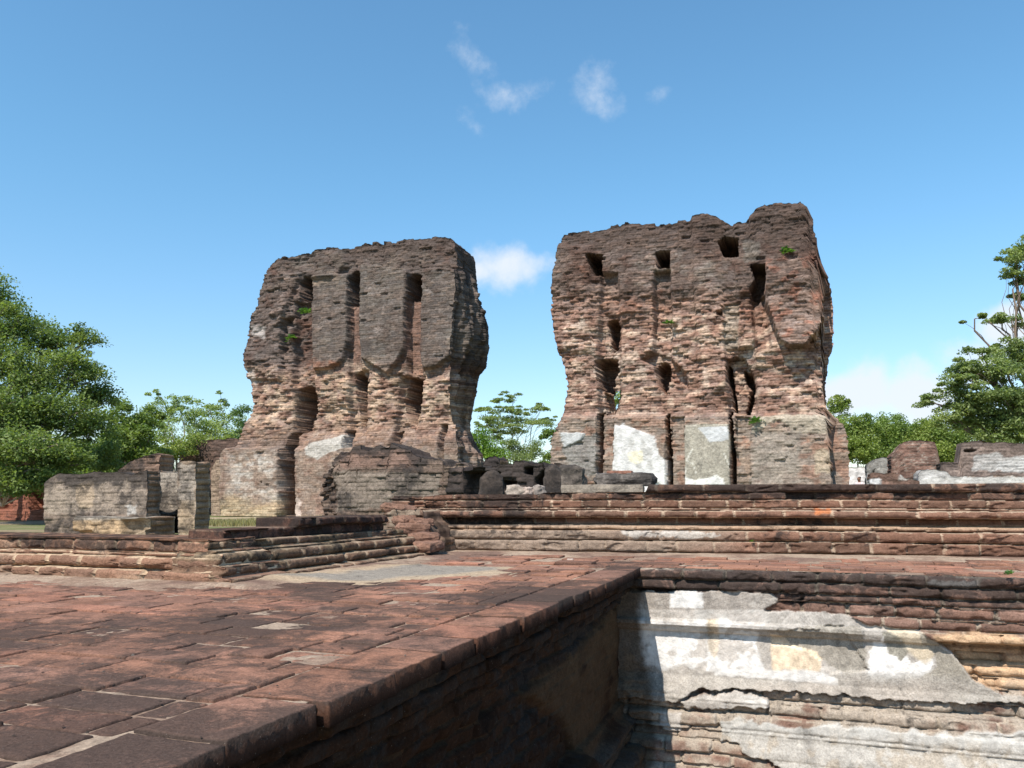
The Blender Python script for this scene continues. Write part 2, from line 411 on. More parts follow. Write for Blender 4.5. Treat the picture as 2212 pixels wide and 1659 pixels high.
def brickshade(c, px, py, a, z, seed, amt=.5, ch=.075, bl=.27, mortar=None, mf=.5):
    h1, h2, dj, dz, row = bricks(a, z, ch, bl, seed)
    amt = amt + 0 * a
    c = c * (1 + amt * (h2 - .5))[..., None]
    c[..., 0] *= 1 + .22 * amt * (h1 - .5); c[..., 2] *= 1 - .2 * amt * (h1 - .5)
    c = c * (1 - .30 * amt * 1.6 * ((dz < .0125) & (hsh(row, 4, seed) > .12)) - .34 * amt * (dj < .021))[..., None]
    if mortar is not None: c = mixc(c, mortar, mf * ((dj < .012) | (dz < .010)))
    return c


# left wall
pT = fpl(0.0)
bT = 0
X0, Y0, Z0 = raydir(505, 1114.); t_ = -EYE / Z0; bT = float(t_ * (X0 * V[0] + Y0 * V[1]))
print('tower plane b', bT)
pT = fpl(bT)
T1L = t1([(222, 265), (214, 330), (195, 420), (165, 510), (142, 590), (126, 680), (125, 780), (135, 850), (150, 910), (152, 1000), (140, 1060), (112, 1130), (90, 1190), (45, 1225), (38, 1250), (38, 1560)])
T1T = t1([(200, 275), (222, 262), (290, 217), (380, 206), (440, 196), (475, 172), (540, 163), (600, 172), (700, 157), (740, 140), (830, 140), (900, 130), (1010, 118), (1100, 108), (1170, 118), (1230, 135)])
T1R = t1([(1190, 120), (1205, 200), (1215, 400), (1195, 560), (1185, 700), (1172, 850), (1168, 1000), (1180, 1060), (1215, 1120), (1232, 1180), (1232, 1300), (1232, 1560)])
T1B = t1([(1255, 140), (1285, 185), (1303, 240), (1312, 350), (1325, 490), (1350, 515), (1370, 575), (1372, 700), (1352, 790), (1318, 830), (1308, 900), (1292, 1000), (1276, 1060), (1276, 1110), (1305, 1180), (1342, 1240), (1352, 1310), (1358, 1560)])
rec1 = [(t1([(395, 345), (415, 314), (450, 312), (474, 345), (472, 440), (398, 442)]), 1.45, .7),
        (t1([(655, 330), (668, 290), (690, 282), (716, 310), (716, 460), (655, 462)]), 1.45, .7),
        (t1([(655, 455), (712, 455), (706, 640), (712, 820), (655, 820), (640, 700), (655, 600)]), .20, .8),
        (t1([(962, 325), (975, 300), (1034, 308), (1036, 430), (960, 435)]), 1.45, .7),
        (t1([(950, 430), (1034, 430), (1022, 560), (1018, 700), (1020, 840), (945, 840), (955, 700), (948, 560)]), .26, .8),
        (t1([(330, 1200), (355, 1130), (376, 1120), (383, 1555), (330, 1556)]), .75, .8),
        (t1([(372, 900), (430, 880), (480, 892), (482, 960), (458, 1055), (425, 1110), (378, 1130), (362, 1030)]), 1.45, 1.0),
        (t1([(668, 820), (700, 800), (735, 860), (742, 960), (738, 1030), (700, 1100), (688, 1000), (672, 900)]), 1.45, 1.0),
        (t1([(632, 1120), (662, 1110), (664, 1200), (632, 1200)]), .6, 1.2),
        (t1([(950, 830), (1015, 840), (1024, 900), (1020, 960), (1000, 1010), (988, 1078), (955, 1070), (925, 1010), (905, 955), (925, 900)]), 1.45, 1.0),
        (t1([(890, 1130), (918, 1110), (920, 1300), (892, 1300)]), .5, 1.2),
        (t1([(1132, 1080), (1158, 1080), (1160, 1310), (1132, 1310)]), .4, 1.2),
        (t1([(375, 450), (462, 450), (470, 890), (450, 1200), (370, 1200), (360, 800)]), .26, 5), (t1([(655, 800), (742, 800), (735, 1110), (690, 1200), (650, 1200)]), .26, 4),
        (t1([(905, 830), (1030, 830), (1010, 1100), (925, 1200), (880, 1200)]), .26, 4),
        (t1([(298, 560), (322, 540), (325, 700), (300, 720)]), .22, 3),
        (t1([(410, 700), (455, 690), (465, 880), (400, 890)]), .25, 4),
        (t1([(310, 535), (360, 530), (355, 570), (315, 570)]), .3, 2)]
pro1 = [(t1([(455, 320), (655, 300), (650, 690), (620, 760), (560, 790), (480, 800), (455, 700)]), .20, 3.0),
        (t1([(716, 250), (960, 280), (948, 690), (905, 760), (850, 818), (790, 780), (725, 740), (712, 600)]), .22, 2.6),
        (t1([(1034, 280), (1230, 280), (1225, 700), (1160, 745), (1110, 785), (1040, 795), (1022, 700), (1028, 560)]), .22, 2.6),
        (t1([(100, 300), (400, 300), (300, 560), (300, 850), (100, 850)]), .15, 4),
        (t1([(0, 1205), (332, 1205), (332, 1600), (0, 1600)]), .40, 3),
        (t1([(0, 1040), (340, 1090), (340, 1600), (0, 1600)]), .22, 26),
        (t1([(380, 1150), (1300, 1120), (1300, 1600), (380, 1600)]), .30, 22),
        (t1([(480, 200), (620, 170), (640, 260), (560, 330), (470, 330)]), .14, 6)]


def rough1(px, py, a, z):
    y = (py - 466.6) / .41669; x = (px - 483.9) / .41669
    w_ = 60 * (fbm(a * 1.2, z * 1.2, 0, 4, 3) - .5)
    r = sm(760, 850, y + w_) * sm(1180, 1060, y + w_)
    r = np.maximum(r, .75 * sm(460, 400, x + w_) * sm(250, 300, y) * sm(1180, 1040, y))
    r = np.maximum(r, .55 * sm(310, 260, y + w_) * sm(90, 130, y + w_))
    return np.clip(.12 + r * .88, 0, 1)


def out_t1(px, py, a, z): return tower_out(px, py, a, z, rec1, pro1, rough1, 11)[0]


def col_t1(px, py, a, z, out):
    x = (px - 483.9) / .41669; y = (py - 466.6) / .41669
    n = fbm(a * .9, z * .9, 0, 71, 5, .6) - .5; n2 = fbm(a * 4, z * 5, 0, 72, 4) - .5; wv = y + 130 * n
    c = np.zeros(a.shape + (3,)) + np.array((.200, .150, .128))
    c = mixc(c, (.25, .205, .17), sm(.0, .25, n + n2 * .5))                       # grey bloom on upper brickwork
    c = mixc(c, BRD, sm(.02, .3, -n + n2 * .6))
    for q in ([(455, 330), (655, 310), (648, 700), (560, 790), (460, 800)], [(716, 300), (955, 300), (945, 700), (850, 815), (720, 740)], [(1034, 300), (1230, 290), (1225, 700), (1110, 785), (1034, 790)]):
        c = mixc(c, (.205, .178, .152), .75 * pmask(px, py, t1(q), 2, 5) * (.6 + .8 * n2))
    c = mixc(c, (.13, .092, .076), sm(330, 120, wv) * .75)                         # dark crust near the top
    c = mixc(c, BR, .85 * pmask(px, py, t1([(455, 750), (610, 760), (600, 860), (500, 870), (450, 820)]), 4, 8))
    for q in ([(655, 460), (712, 460), (706, 830), (655, 830)], [(950, 430), (1034, 430), (1022, 840), (945, 840)]):
        c = mixc(c, (.32, .195, .15), .9 * pmask(px, py, t1(q), 1, 2))
    tz = sm(740, 860, wv) * sm(1240, 1080, wv)
    c = mixc(c, PINK, tz * .92); c = mixc(c, TAN, tz * sm(-.02, .14, n2 + .3 * n)); c = mixc(c, BRD, .7 * tz * sm(.05, .2, -n2))
    c = mixc(c, (.27, .175, .13), .8 * sm(1040, 1110, wv) * sm(1240, 1180, wv) * sm(-.1, .15, n2))
    bz = sm(1180, 1230, y + 60 * n2)
    c = mixc(c, (.31, .235, .185), bz * .85); c = mixc(c, (.26, .16, .12), bz * .6 * sm(.0, .2, n2))
    c = mixc(c, (.52, .46, .40), .95 * pmask(px, py, t1([(90, 1240), (330, 1250), (335, 1480), (260, 1470), (100, 1440)]), 14, 16, .05) * sm(-.12, .1, n2 + n))
    c = mixc(c, (.52, .40, .26), .85 * sm(1450, 1520, wv) * (x < 340))
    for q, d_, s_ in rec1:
        if d_ > .7: c = mixc(c, (.20, .125, .092), .9 * sm(2, -1, sdp(px, py, q)))  # deep niches painted a darker brown in place of their shade
    c = brickshade(c, px, py, a, z, 11, .62 - .2 * bz)
    c = mixc(c, (.42, .39, .35), .97 * pmask(px, py, t1([(437, 1192), (640, 1130), (650, 1200), (580, 1225), (545, 1240), (515, 1268), (450, 1238)]), .8, 3))
    c = mixc(c, (.66, .55, .48), .8 * pmask(px, py, t1([(385, 1440), (425, 1460), (425, 1555), (385, 1555)]), 2, 8))
    c = mixc(c, (.62, .56, .52), .8 * pmask(px, py, t1([(150, 575), (225, 570), (215, 640), (160, 620)]), 3, 6))
    c = mixc(c, (.56, .50, .45), .55 * pmask(px, py, t1([(130, 790), (165, 800), (170, 890), (135, 850)]), 3, 6))
    c = mixc(c, (.36, .27, .20), .8 * pmask(px, py, t1([(470, 340), (560, 330), (620, 300), (600, 350), (480, 370)]), 3, 8))
    l = .30 + .55 * sm(420, 60, wv) + .32 * sm(850, 700, wv) - .25 * tz + .6 * n2
    l = np.where(pmask(px, py, t1([(437, 1192), (640, 1130), (650, 1200), (580, 1225), (515, 1268), (450, 1238)]), .8, 3) > .5, .1, l)
    return np.concatenate([c, np.clip(l, 0, 1)[..., None]], -1)


def side_t1(f, p, n2):                                           # cracks and grooves down the end face
    g = fbm(p[:, 1] * 3.2 + .3 * np.sin(p[:, 2] * 1.3), p[:, 2] * .5, 0, 5, 4) - .5
    g2 = fbm(p[:, 1] * 6.5, p[:, 2] * .45, 3, 9, 3) - .5
    top = sm(8.4, 7.5, p[:, 2])
    return top * (g * .75 + g2 * .55 + (fbm(p[:, 1] * 5, p[:, 2] * 6, 2, 6, 4) - .5) * .22) * min(1., 6 * f * (1 - f)) * (np.abs(n2[:, 0]) > .5)


TW1 = wall('palace_ruin', pT, T1T, T1L, T1R, 0., .045, .0245, 1.75, out_t1, col_t1, M_TOWER, rback=T1B, step=(.22, .10), sidefn=side_t1, seed=11, ns=44)
tag(TW1, 'tall ruined brick palace wall left of the gap, flat-topped, with narrow niches', 'ruined wall', 'tall palace walls')

T2L = t2([(160, 230), (134, 290), (116, 370), (94, 480), (89, 640), (101, 740), (121, 840), (150, 930), (165, 1020), (165, 1080), (152, 1150), (148, 1210), (128, 1240), (88, 1330), (86, 1440), (84, 1700)])
T2T = t2([(120, 240), (165, 232), (240, 226), (370, 206), (480, 178), (620, 180), (740, 168), (824, 165), (834, 130), (880, 118), (960, 136), (1040, 182), (1122, 168), (1170, 112), (1250, 76), (1400, 60), (1435, 90), (1452, 138), (1478, 145), (1500, 300)])
T2R = t2([(1436, 60), (1452, 120), (1478, 150), (1472, 220), (1495, 290), (1506, 370), (1555, 432), (1575, 520), (1585, 640), (1585, 800), (1552, 850), (1540, 1020), (1530, 1050), (1545, 1100), (1552, 1160), (1600, 1190), (1650, 1250), (1665, 1400), (1669, 1700)])
rec2 = [(t2([(1503, 360), (1526, 450), (1532, 700), (1520, 860), (1532, 1060), (1556, 1200), (1577, 1550), (1580, 1750), (1800, 1750), (1800, 360)]), .55, .8),
        (t2([(280, 350), (290, 344), (357, 340), (357, 446), (318, 450), (290, 400)]), 1.4, .7),
        (t2([(640, 340), (660, 322), (716, 320), (714, 412), (652, 412)]), 1.4, .7),
        (t2([(968, 268), (1010, 245), (1075, 255), (1074, 346), (1000, 352)]), 1.4, .7),
        (t2([(1138, 400), (1216, 390), (1228, 440), (1208, 545), (1180, 575), (1150, 560), (1135, 520), (1172, 470)]), 1.0, 1),
        (t2([(375, 690), (400, 670), (430, 672), (438, 750), (432, 830), (402, 850)]), 1.1, 1),
        (t2([(318, 900), (345, 880), (425, 885), (432, 950), (410, 1000), (400, 1075), (345, 1050), (322, 980)]), 1.2, 1.2),
        (t2([(360, 1060), (400, 1080), (412, 1180), (372, 1190)]), .6, 1.5),
        (t2([(636, 935), (655, 905), (680, 895), (704, 915), (706, 970), (694, 1075), (668, 1050), (650, 1010)]), 1.3, .9),
        (t2([(560, 890), (640, 850), (700, 870), (790, 960), (805, 1035), (760, 1020), (690, 1000), (640, 930)]), .34, 2.5),
        (t2([(1015, 885), (1060, 868), (1110, 880), (1150, 960), (1162, 1050), (1140, 1185), (1112, 1192), (1060, 1168), (1040, 1050), (1015, 960)]), .6, .8),
        (t2([(1013, 900), (1040, 930), (1052, 1050), (1066, 1165), (1050, 1165), (1035, 1050), (1013, 970)]), 1.45, .7),
        (t2([(1100, 930), (1150, 965), (1164, 1050), (1140, 1186), (1112, 1192), (1125, 1100), (1145, 1040), (1110, 1000)]), 1.45, .7),
        (t2([(630, 430), (716, 425), (720, 900), (626, 900)]), .26, 3),
        (t2([(352, 440), (440, 440), (450, 900), (440, 1190), (340, 1190), (330, 800)]), .24, 5),
        (t2([(1005, 830), (1160, 830), (1175, 1190), (1030, 1190)]), .22, 4), (t2([(1140, 560), (1215, 560), (1250, 830), (1170, 860)]), .25, 4),
        (t2([(1000, 600), (1080, 590), (1075, 830), (1000, 830)]), .12, 1.5),
        (t2([(960, 630), (990, 625), (990, 655), (960, 650)]), .3, 1.5),
        (t2([(332, 1180), (359, 1170), (359, 1495), (332, 1495)]), 1.2, .9),
        (t2([(698, 1190), (712, 1180), (724, 1400), (724, 1750), (700, 1750)]), 1.2, .9),
        (t2([(1034, 1165), (1040, 1165), (1066, 1450), (1068, 1750), (1046, 1750)]), 1.2, .9),
        (t2([(359, 1160), (420, 1160), (420, 1750), (359, 1750)]), .16, 1),
        (t2([(722, 1200), (796, 1200), (796, 1750), (722, 1750)]), .16, 1),
        (t2([(1066, 1200), (1142, 1200), (1142, 1750), (1066, 1750)]), .18, 1)]
pro2 = [(t2([(1225, 385), (1515, 385), (1530, 690), (1490, 770), (1430, 826), (1350, 836), (1292, 800), (1262, 700), (1222, 600)]), .55, 1.2),
        (t2([(0, 1190), (1800, 1190), (1800, 1800), (0, 1800)]), .22, 8), (t2([(0, 0), (1800, 0), (1800, 520), (0, 560)]), .16, 18),
        (t2([(60, 300), (300, 300), (300, 850), (60, 850)]), .12, 8)]
hol2 = [t2([(688, 386), (714, 378), (714, 412), (686, 412)]),
        t2([(376, 1005), (398, 994), (412, 1050), (430, 1052), (452, 1038), (452, 1092), (432, 1150), (412, 1172), (402, 1080), (375, 1062)]),
        t2([(1128, 1146), (1142, 1150), (1138, 1186), (1122, 1190)])]


def rough2(px, py, a, z):
    y = (py - 414.8) / .40617; x = (px - 1157.9) / .40617
    w_ = 80 * (fbm(a * 1.2, z * 1.2, 0, 14, 3) - .5)
    r = sm(430, 620, y + w_) * sm(1200, 1080, y + w_) * (1 - .8 * pmask(px, py, t2([(1225, 385), (1515, 385), (1530, 690), (1430, 826), (1292, 800), (1222, 600)]), 2, 4))
    r = np.maximum(r, .5 * sm(240, 180, y + w_))
    return np.clip(.30 + r * .65, 0, 1)


def out_t2(px, py, a, z):
    o = tower_out(px, py, a, z, rec2, pro2, rough2, 23)[0]
    y = (py - 414.8) / .40617
    flat = pmask(px, py, t2([(796, 1245), (1030, 1240), (1034, 1560), (796, 1560)]), 1, 2) + pmask(px, py, t2([(430, 1240), (640, 1290), (697, 1400), (697, 1560), (420, 1500), (415, 1330)]), 1, 4) + pmask(px, py, t2([(148, 1284), (276, 1284), (245, 1325), (165, 1362)]), 1, 3)
    return o * (1 - np.clip(flat, 0, 1)) + np.clip(flat, 0, 1) * (.27 + .03 * (fbm(a * 3, z * 3, 0, 8, 4) - .5))


def col_t2(px, py, a, z, out):
    x = (px - 1157.9) / .40617; y = (py - 414.8) / .40617
    n = fbm(a * .9, z * .9, 0, 81, 5, .6) - .5; n2 = fbm(a * 4, z * 6, 0, 82, 4) - .5; wv = y + 200 * n
    c = np.zeros(a.shape + (3,)) + np.array((.212, .150, .124))
    c = mixc(c, (.30, .245, .205), sm(.0, .25, n + n2 * .7) * sm(250, 400, y))
    c = mixc(c, BRD, sm(.0, .25, -n + n2 * .6))
    c = mixc(c, (.135, .092, .075), sm(380, 180, wv) * .8)
    tz = sm(480, 700, wv) * sm(1250, 1150, wv)
    c = mixc(c, (.35, .225, .172), tz * .8); c = mixc(c, (.48, .355, .275), tz * sm(.0, .16, n2 + .25 * n)); c = mixc(c, (.25, .145, .11), .75 * tz * sm(.04, .16, -n2 + .2 * n))
    c = mixc(c, (.30, .135, .09), .5 * sm(500, 600, wv) * sm(720, 620, wv) * sm(-.05, .1, n2))
    rb = pmask(px, py, t2([(1225, 350), (1515, 350), (1530, 690), (1430, 836), (1350, 836), (1292, 800), (1222, 600)]), 2, 5)
    c = mixc(c, (.235, .165, .135), rb * .9); c = mixc(c, (.32, .16, .115), rb * sm(.05, .2, n2 + .15 * sm(500, 380, y)))
    c = mixc(c, (.30, .25, .20), .8 * pmask(px, py, t2([(1000, 600), (1080, 590), (1075, 830), (1000, 830)]), 2, 4))
    c = mixc(c, (.25, .22, .19), .75 * pmask(px, py, t2([(1100, 270), (1200, 262), (1195, 380), (1110, 380)]), 2, 8))
    bz = sm(1165, 1240, y + 60 * n2)
    c = mixc(c, (.32, .25, .20), bz * .85); c = mixc(c, (.33, .19, .135), bz * .75 * sm(.02, .16, n2 - .2 * n))
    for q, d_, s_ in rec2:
        if d_ > .7: c = mixc(c, (.20, .125, .092), .9 * sm(2, -1, sdp(px, py, q)))  # recess shade put into the colour: inner brick darker than the face
    c = brickshade(c, px, py, a, z, 23, .62 - .2 * bz)
    c = mixc(c, (.40, .345, .27), .92 * pmask(px, py, t2([(1150, 1200), (1330, 1185), (1548, 1190), (1552, 1290), (1380, 1285), (1290, 1215), (1150, 1290)]), 2, 5))
    c = mixc(c, (.33, .285, .24), .7 * pmask(px, py, t2([(1150, 1290), (1400, 1290), (1400, 1560), (1150, 1560)]), 6, 14))
    c = mixc(c, (.46, .37, .27), .8 * pmask(px, py, t2([(1480, 1380), (1560, 1360), (1570, 1490), (1490, 1500)]), 4, 8))
    c = mixc(c, (.25, .235, .215), .9 * pmask(px, py, t2([(148, 1290), (330, 1290), (332, 1500), (240, 1520), (150, 1400)]), 3, 8))
    c = mixc(c, (.46, .46, .45), .97 * pmask(px, py, t2([(148, 1284), (276, 1284), (262, 1310), (245, 1325), (165, 1362), (150, 1340)]), .8, 2))
    c = mixc(c, (.37, .335, .275), pmask(px, py, t2([(796, 1240), (1032, 1238), (1036, 1750), (796, 1750)]), 1, 2))
    for k, (i, j) in enumerate((((838, 1370), (806, 1430)), ((806, 1430), (802, 1500)), ((838, 1440), (858, 1500)), ((806, 1430), (840, 1450)), ((1005, 1395), (1028, 1450)))):
        (ax, ay), (bx, by) = t2([i])[0], t2([j])[0]; ex, ey = bx - ax, by - ay; tt = np.clip(((px - ax) * ex + (py - ay) * ey) / (ex * ex + ey * ey), 0, 1)
        dd = np.hypot(px - ax - ex * tt, py - ay - ey * tt) + 1.2 * n2; c = mixc(c, (.66, .63, .56), .8 * sm(1.6, .5, dd))
    c = mixc(c, (.52, .52, .52), .97 * pmask(px, py, t2([(862, 1256), (1026, 1250), (1026, 1318), (990, 1330), (928, 1332), (905, 1300)]), .8, 2))
    wp_ = pmask(px, py, t2([(428, 1245), (470, 1238), (640, 1300), (660, 1400), (697, 1420), (698, 1600), (560, 1530), (415, 1480), (415, 1330)]), 1.5, 5)
    c = mixc(c, (.60, .58, .56), wp_); c = mixc(c, (.40, .38, .35), .6 * wp_ * sm(.04, .14, fbm(a * 6, z * 6, 0, 5, 4) - .5 + .3 * n2))
    c = mixc(c, (.70, .64, .48), .9 * pmask(px, py, t2([(500, 1385), (575, 1380), (580, 1430), (540, 1450), (505, 1430)]), 1.5, 3))
    c = mixc(c, (.74, .72, .68), .95 * pmask(px, py, t2([(796, 1515), (860, 1532), (930, 1520), (965, 1500), (1005, 1530), (1005, 1750), (796, 1750)]), 1, 3))
    c = mixc(c, (.72, .70, .67), .95 * pmask(px, py, t2([(520, 1505), (640, 1500), (697, 1490), (697, 1700), (520, 1700)]), 2, 4))
    l = .28 + .62 * sm(420, 120, wv) + .25 * sm(650, 500, wv) - .3 * tz + .55 * n2 - .4 * wp_
    return np.concatenate([c, np.clip(l, 0, 1)[..., None]], -1)


TW2 = wall('palace_ruin', pT, T2T, T2L, T2R, 0., .040, .0225, 1.7, out_t2, col_t2, M_TOWER, holes=hol2, step=(.22, .10), seed=23, ns=34)
tag(TW2, 'jagged-topped ruined brick palace wall right of the gap, plaster panels at its foot', 'ruined wall', 'tall palace walls')

# ------------------------------------------------------------------ setting: ground sheet with the pit cut out of it
A_E = -1.08; B_P = 5.67                       # pit's left edge (a) and back wall (b)
Rm = np.array([U, V])                         # (a,b) -> world = a*U + b*V
def ab(a, b): return np.stack([a * U[0] + b * V[0], a * U[1] + b * V[1]], -1)


def ground():
    ax = np.concatenate([[-3000, -600, -150, -60], np.arange(-30, A_E - .1, .35), [A_E], np.arange(A_E + .35, 9, .35), [9.0, 12, 20, 30, 60, 150, 600, 3000]])
    bx = np.concatenate([[-3000, -300, -40, -8.], np.arange(-7.6, B_P - .1, .35), [B_P], np.arange(B_P + .35, 45, .35), [60, 90, 150, 400, 1000, 3000]])
    a, b = np.meshgrid(ax, bx); z = np.full(a.shape, -.022) + .02 * (fbm(a * .8, b * .8, 0, 3, 4) - .5) * sm(7.5, 9, b)
    p = ab(a, b); v = np.concatenate([p, z[..., None]], -1).reshape(-1, 3)
    idx = np.arange(a.size).reshape(a.shape); q = np.stack([idx[:-1, :-1], idx[:-1, 1:], idx[1:, 1:], idx[1:, :-1]], -1)
    ca, cb = (a[1:, 1:] + a[:-1, :-1]) / 2, (b[1:, 1:] + b[:-1, :-1]) / 2
    q = q[~((ca > A_E) & (ca < 9) & (cb > -8) & (cb < B_P))]
    n = fbm(a * .35, b * .35, 0, 9, 5) - .5
    c = np.zeros(a.shape + (3,)) + np.array((.30, .22, .14)); c = mixc(c, (.16, .17, .07), sm(-.05, .08, n + .12 * sm(12, 20, b))); c = mixc(c, (.42, .33, .23), sm(.04, .14, -n))
    tag(mesh('ground', v, q, M_GROUND, np.concatenate([c, np.full(a.shape + (1,), .1)], -1).reshape(-1, 4)), kind='structure')
    a, b = np.meshgrid(np.linspace(A_E - .1, 9, 60), np.linspace(-8, B_P + .1, 80)); p = ab(a, b)
    z = -1.62 + .05 * (fbm(a, b, 0, 4, 4) - .5); idx = np.arange(a.size).reshape(a.shape); q = np.stack([idx[:-1, :-1], idx[:-1, 1:], idx[1:, 1:], idx[1:, :-1]], -1)
    c = np.zeros(a.shape + (4,)) + np.array((.34, .25, .17, .1))
    tag(mesh('pit_floor', np.concatenate([p, z[..., None]], -1).reshape(-1, 3), q.reshape(-1, 4), M_GROUND, c.reshape(-1, 4)), kind='structure')


ground()

# ------------------------------------------------------------------ floor of the terrace: mortar bed and single bricks
def in_floor(a, b):
    return ((a < A_E) & (b > .1) & (b < 3.95)) | ((a > -3.25) & (a < A_E) & (b < 7.0)) | ((a >= A_E) & (b > B_P) & (b < 8.2))


def tilebrick(V_, F_, C_, a0, a1, b0, b1, zt, base, h, lich, seed, front=None):
    """one worn paving brick; rounded arrises, chipped edges, its own tilt"""
    ca, cb = (a0 + a1) / 2, (b0 + b1) / 2; d = max(.9, math.hypot(ca * U[0] + cb * V[0], ca * U[1] + cb * V[1]))
    r = min(.03, max(.0045, .0042 * d)); nx = max(4, min(46, int((a1 - a0) / r))); ny = max(4, min(46, int((b1 - b0) / r)))
    def sp(n, L):
        t = np.linspace(0, 1, n); k = min(.3, .0022 / L); k2 = min(.4, .007 / L); return np.unique(np.concatenate([[0, k, k2], t[(t > k2 * 1.3) & (t < 1 - k2 * 1.3)], [1 - k2, 1 - k, 1]]))
    ta, tb = np.meshgrid(sp(nx, a1 - a0), sp(ny, b1 - b0)); a = a0 + (a1 - a0) * ta; b = b0 + (b1 - b0) * tb
    ea = np.minimum(a - a0, a1 - a); eb = np.minimum(b - b0, b1 - b); e = np.minimum(ea, eb)
    wob = .010 * (fbm(a * 22, b * 22, 0, seed, 3) - .5) + .006 * (fbm(a * 70, b * 70, 0, seed + 1, 2) - .5)
    rng = random.Random(seed); tx, ty = rng.gauss(0, .0045), rng.gauss(0, .0045)
    z = zt + tx * (a - ca) + ty * (b - cb) + .005 * (fbm(a * 9, b * 9, 0, 7, 3) - .5) + .0035 * (fbm(a * 45, b * 45, 0, 8, 3) - .5)
    z = z - .0045 * (1 - sm(0, .007, e + wob * .5)) ** 1.5
    rim = e < 1e-9
    edge = rim; z = np.where(edge, zt - h, z)
    w2 = .006 * (vn(a * 30, b * 30, 0, seed + 3) - .5) * 2
    # pull rim verts straight down under their neighbours
    p = ab(a + w2 * (ea < 1e-9), b + w2 * (eb < 1e-9)); n0 = sum(len(x) for x in V_)
    V_.append(np.concatenate([p, z[..., None]], -1).reshape(-1, 3)); idx = np.arange(a.size).reshape(a.shape) + n0
    F_.append(np.stack([idx[:-1, :-1], idx[:-1, 1:], idx[1:, 1:], idx[1:, :-1]], -1).reshape(-1, 4))
    c = np.zeros(a.shape + (4,)); c[..., :3] = np.array(base) * (1 + .5 * (fbm(a * 7, b * 7, 0, 12, 3) - .5))[..., None]
    c[..., 3] = np.clip(lich + .9 * (fbm(a * 1.6, b * 1.6, 0, 13, 4) - .5), 0, 1); c[e < .003, :3] *= .7 if h < .05 else .35; c[rim, :3] *= .4 if h < .05 else .15; c[rim, 3] = 0; C_.append(c.reshape(-1, 4))  # grimy joint rims; kerb's near-black ones also paint in its outer face's shade


def floor():
    root = empty('terrace_floor'); tag(root, kind='structure')
    V_, F_, C_ = [], [], []; rng = random.Random(5)
    def base():
        t = rng.random(); c = np.array((.33, .165, .108)) * (1 - t) + np.array((.235, .130, .095)) * t
        if rng.random() < .12: c = np.array((.33, .16, .108))
        return c * rng.uniform(.85, 1.18)
    # kerb row along the pit edge, laid lengthwise
    b = .15
    while b < B_P - .02:
        L = rng.uniform(.24, .34); b1 = min(b + L, B_P + .09)
        tilebrick(V_, F_, C_, A_E - .19, A_E + rng.uniform(.030, .058), b, b1 - rng.uniform(.008, .02), rng.uniform(-.001, .003), base(), .055, .52, rng.randrange(9999)); b = b1
    # main field, courses along a
    b = .2; row = 0
    while b < 8.1:
        Wd = rng.uniform(.135, .17); a = -8.0 + rng.uniform(0, .3); 
        while a < 5.2:
            L = rng.uniform(.22, .31) if rng.random() < .75 else rng.uniform(.13, .18)
            ca, cb = a + L / 2, b + Wd / 2
            if b < B_P: lim = A_E - .20
            else: lim = 9
            a1 = a + L
            if a < lim < a1: a1 = lim
            if a1 - a > .05 and in_floor((a + a1) / 2, cb) and not (b > B_P + .02 and a > 5.2) and (a1 <= lim + 1e-6):
                g = rng.uniform(.002, .007); rough_far = .004 if cb < 5 else .01
                tilebrick(V_, F_, C_, a, a1 - g, b + rng.uniform(0, .004), b + Wd - g, rng.gauss(0, rough_far * .7), base(), .03, .56 if cb < 4.2 else .36, rng.randrange(9999))
            a += L
        b += Wd; row += 1
    mesh('paving_brick_field', np.concatenate(V_), np.concatenate(F_), M_PAVE, np.concatenate(C_), parent=root)
    # mortar bed, in places washed out and in places heaped over the joints
    def bed(a_, b_, name):
        a, b = np.meshgrid(a_, b_); p = ab(a, b)
        n = fbm(a * 3.1, b * 3.1, 0, 33, 4) - .5; f = fbm(a * 40, b * 40, 0, 34, 3) - .5
        z = -.0068 + .0125 * n + .004 * f
        # dirt drifts against the plinths and back wall
        dist = np.minimum(np.where(a < -2.95, np.abs(3.74 - b), 9), np.where(b > 3.6, np.abs(a + 2.98), 9)); bw = 6.62 + (a + 3.13) * .149
        dist = np.minimum(dist, np.maximum(bw - b, 0)); z = z + .026 * sm(.45, .0, dist + .5 * n)
        gp = sdp(a, b, [(-3.0, 4.0), (-2.3, 4.05), (-1.75, 4.9), (-1.9, 5.4), (-2.6, 5.3)]); z = z + .014 * sm(.12, -.1, gp + .25 * n)
        idx = np.arange(a.size).reshape(a.shape); q = np.stack([idx[:-1, :-1], idx[:-1, 1:], idx[1:, 1:], idx[1:, :-1]], -1)
        ca, cb = (a[1:, 1:] + a[:-1, :-1]) / 2, (b[1:, 1:] + b[:-1, :-1]) / 2; q = q[in_floor(ca, cb)]
        c = np.zeros(a.shape + (3,)) + np.array((.27, .185, .135)); c = mixc(c, (.36, .27, .20), sm(.0, .1, n + f * .3)); c = mixc(c, (.20, .13, .10), sm(.05, .14, -n))
        c = mixc(c, (.27, .24, .20), .9 * sm(.05, -.1, gp + .3 * n)); c = mixc(c, (.44, .33, .22), .8 * sm(.14, .02, np.abs(gp + .3 * n)) * (gp < .2))
        mesh(name, np.concatenate([p, z[..., None]], -1).reshape(-1, 3), q, M_NEAR, np.concatenate([c, np.full(a.shape + (1,), .25)], -1).reshape(-1, 4), parent=root)
    bed(np.arange(-8.2, A_E + .001, .02), np.arange(.1, 8.3, .016), 'mortar_bed')
    bed(np.arange(A_E + .0, 5.4, .025), np.arange(B_P + .02, 8.3, .02), 'mortar_bed')


floor()

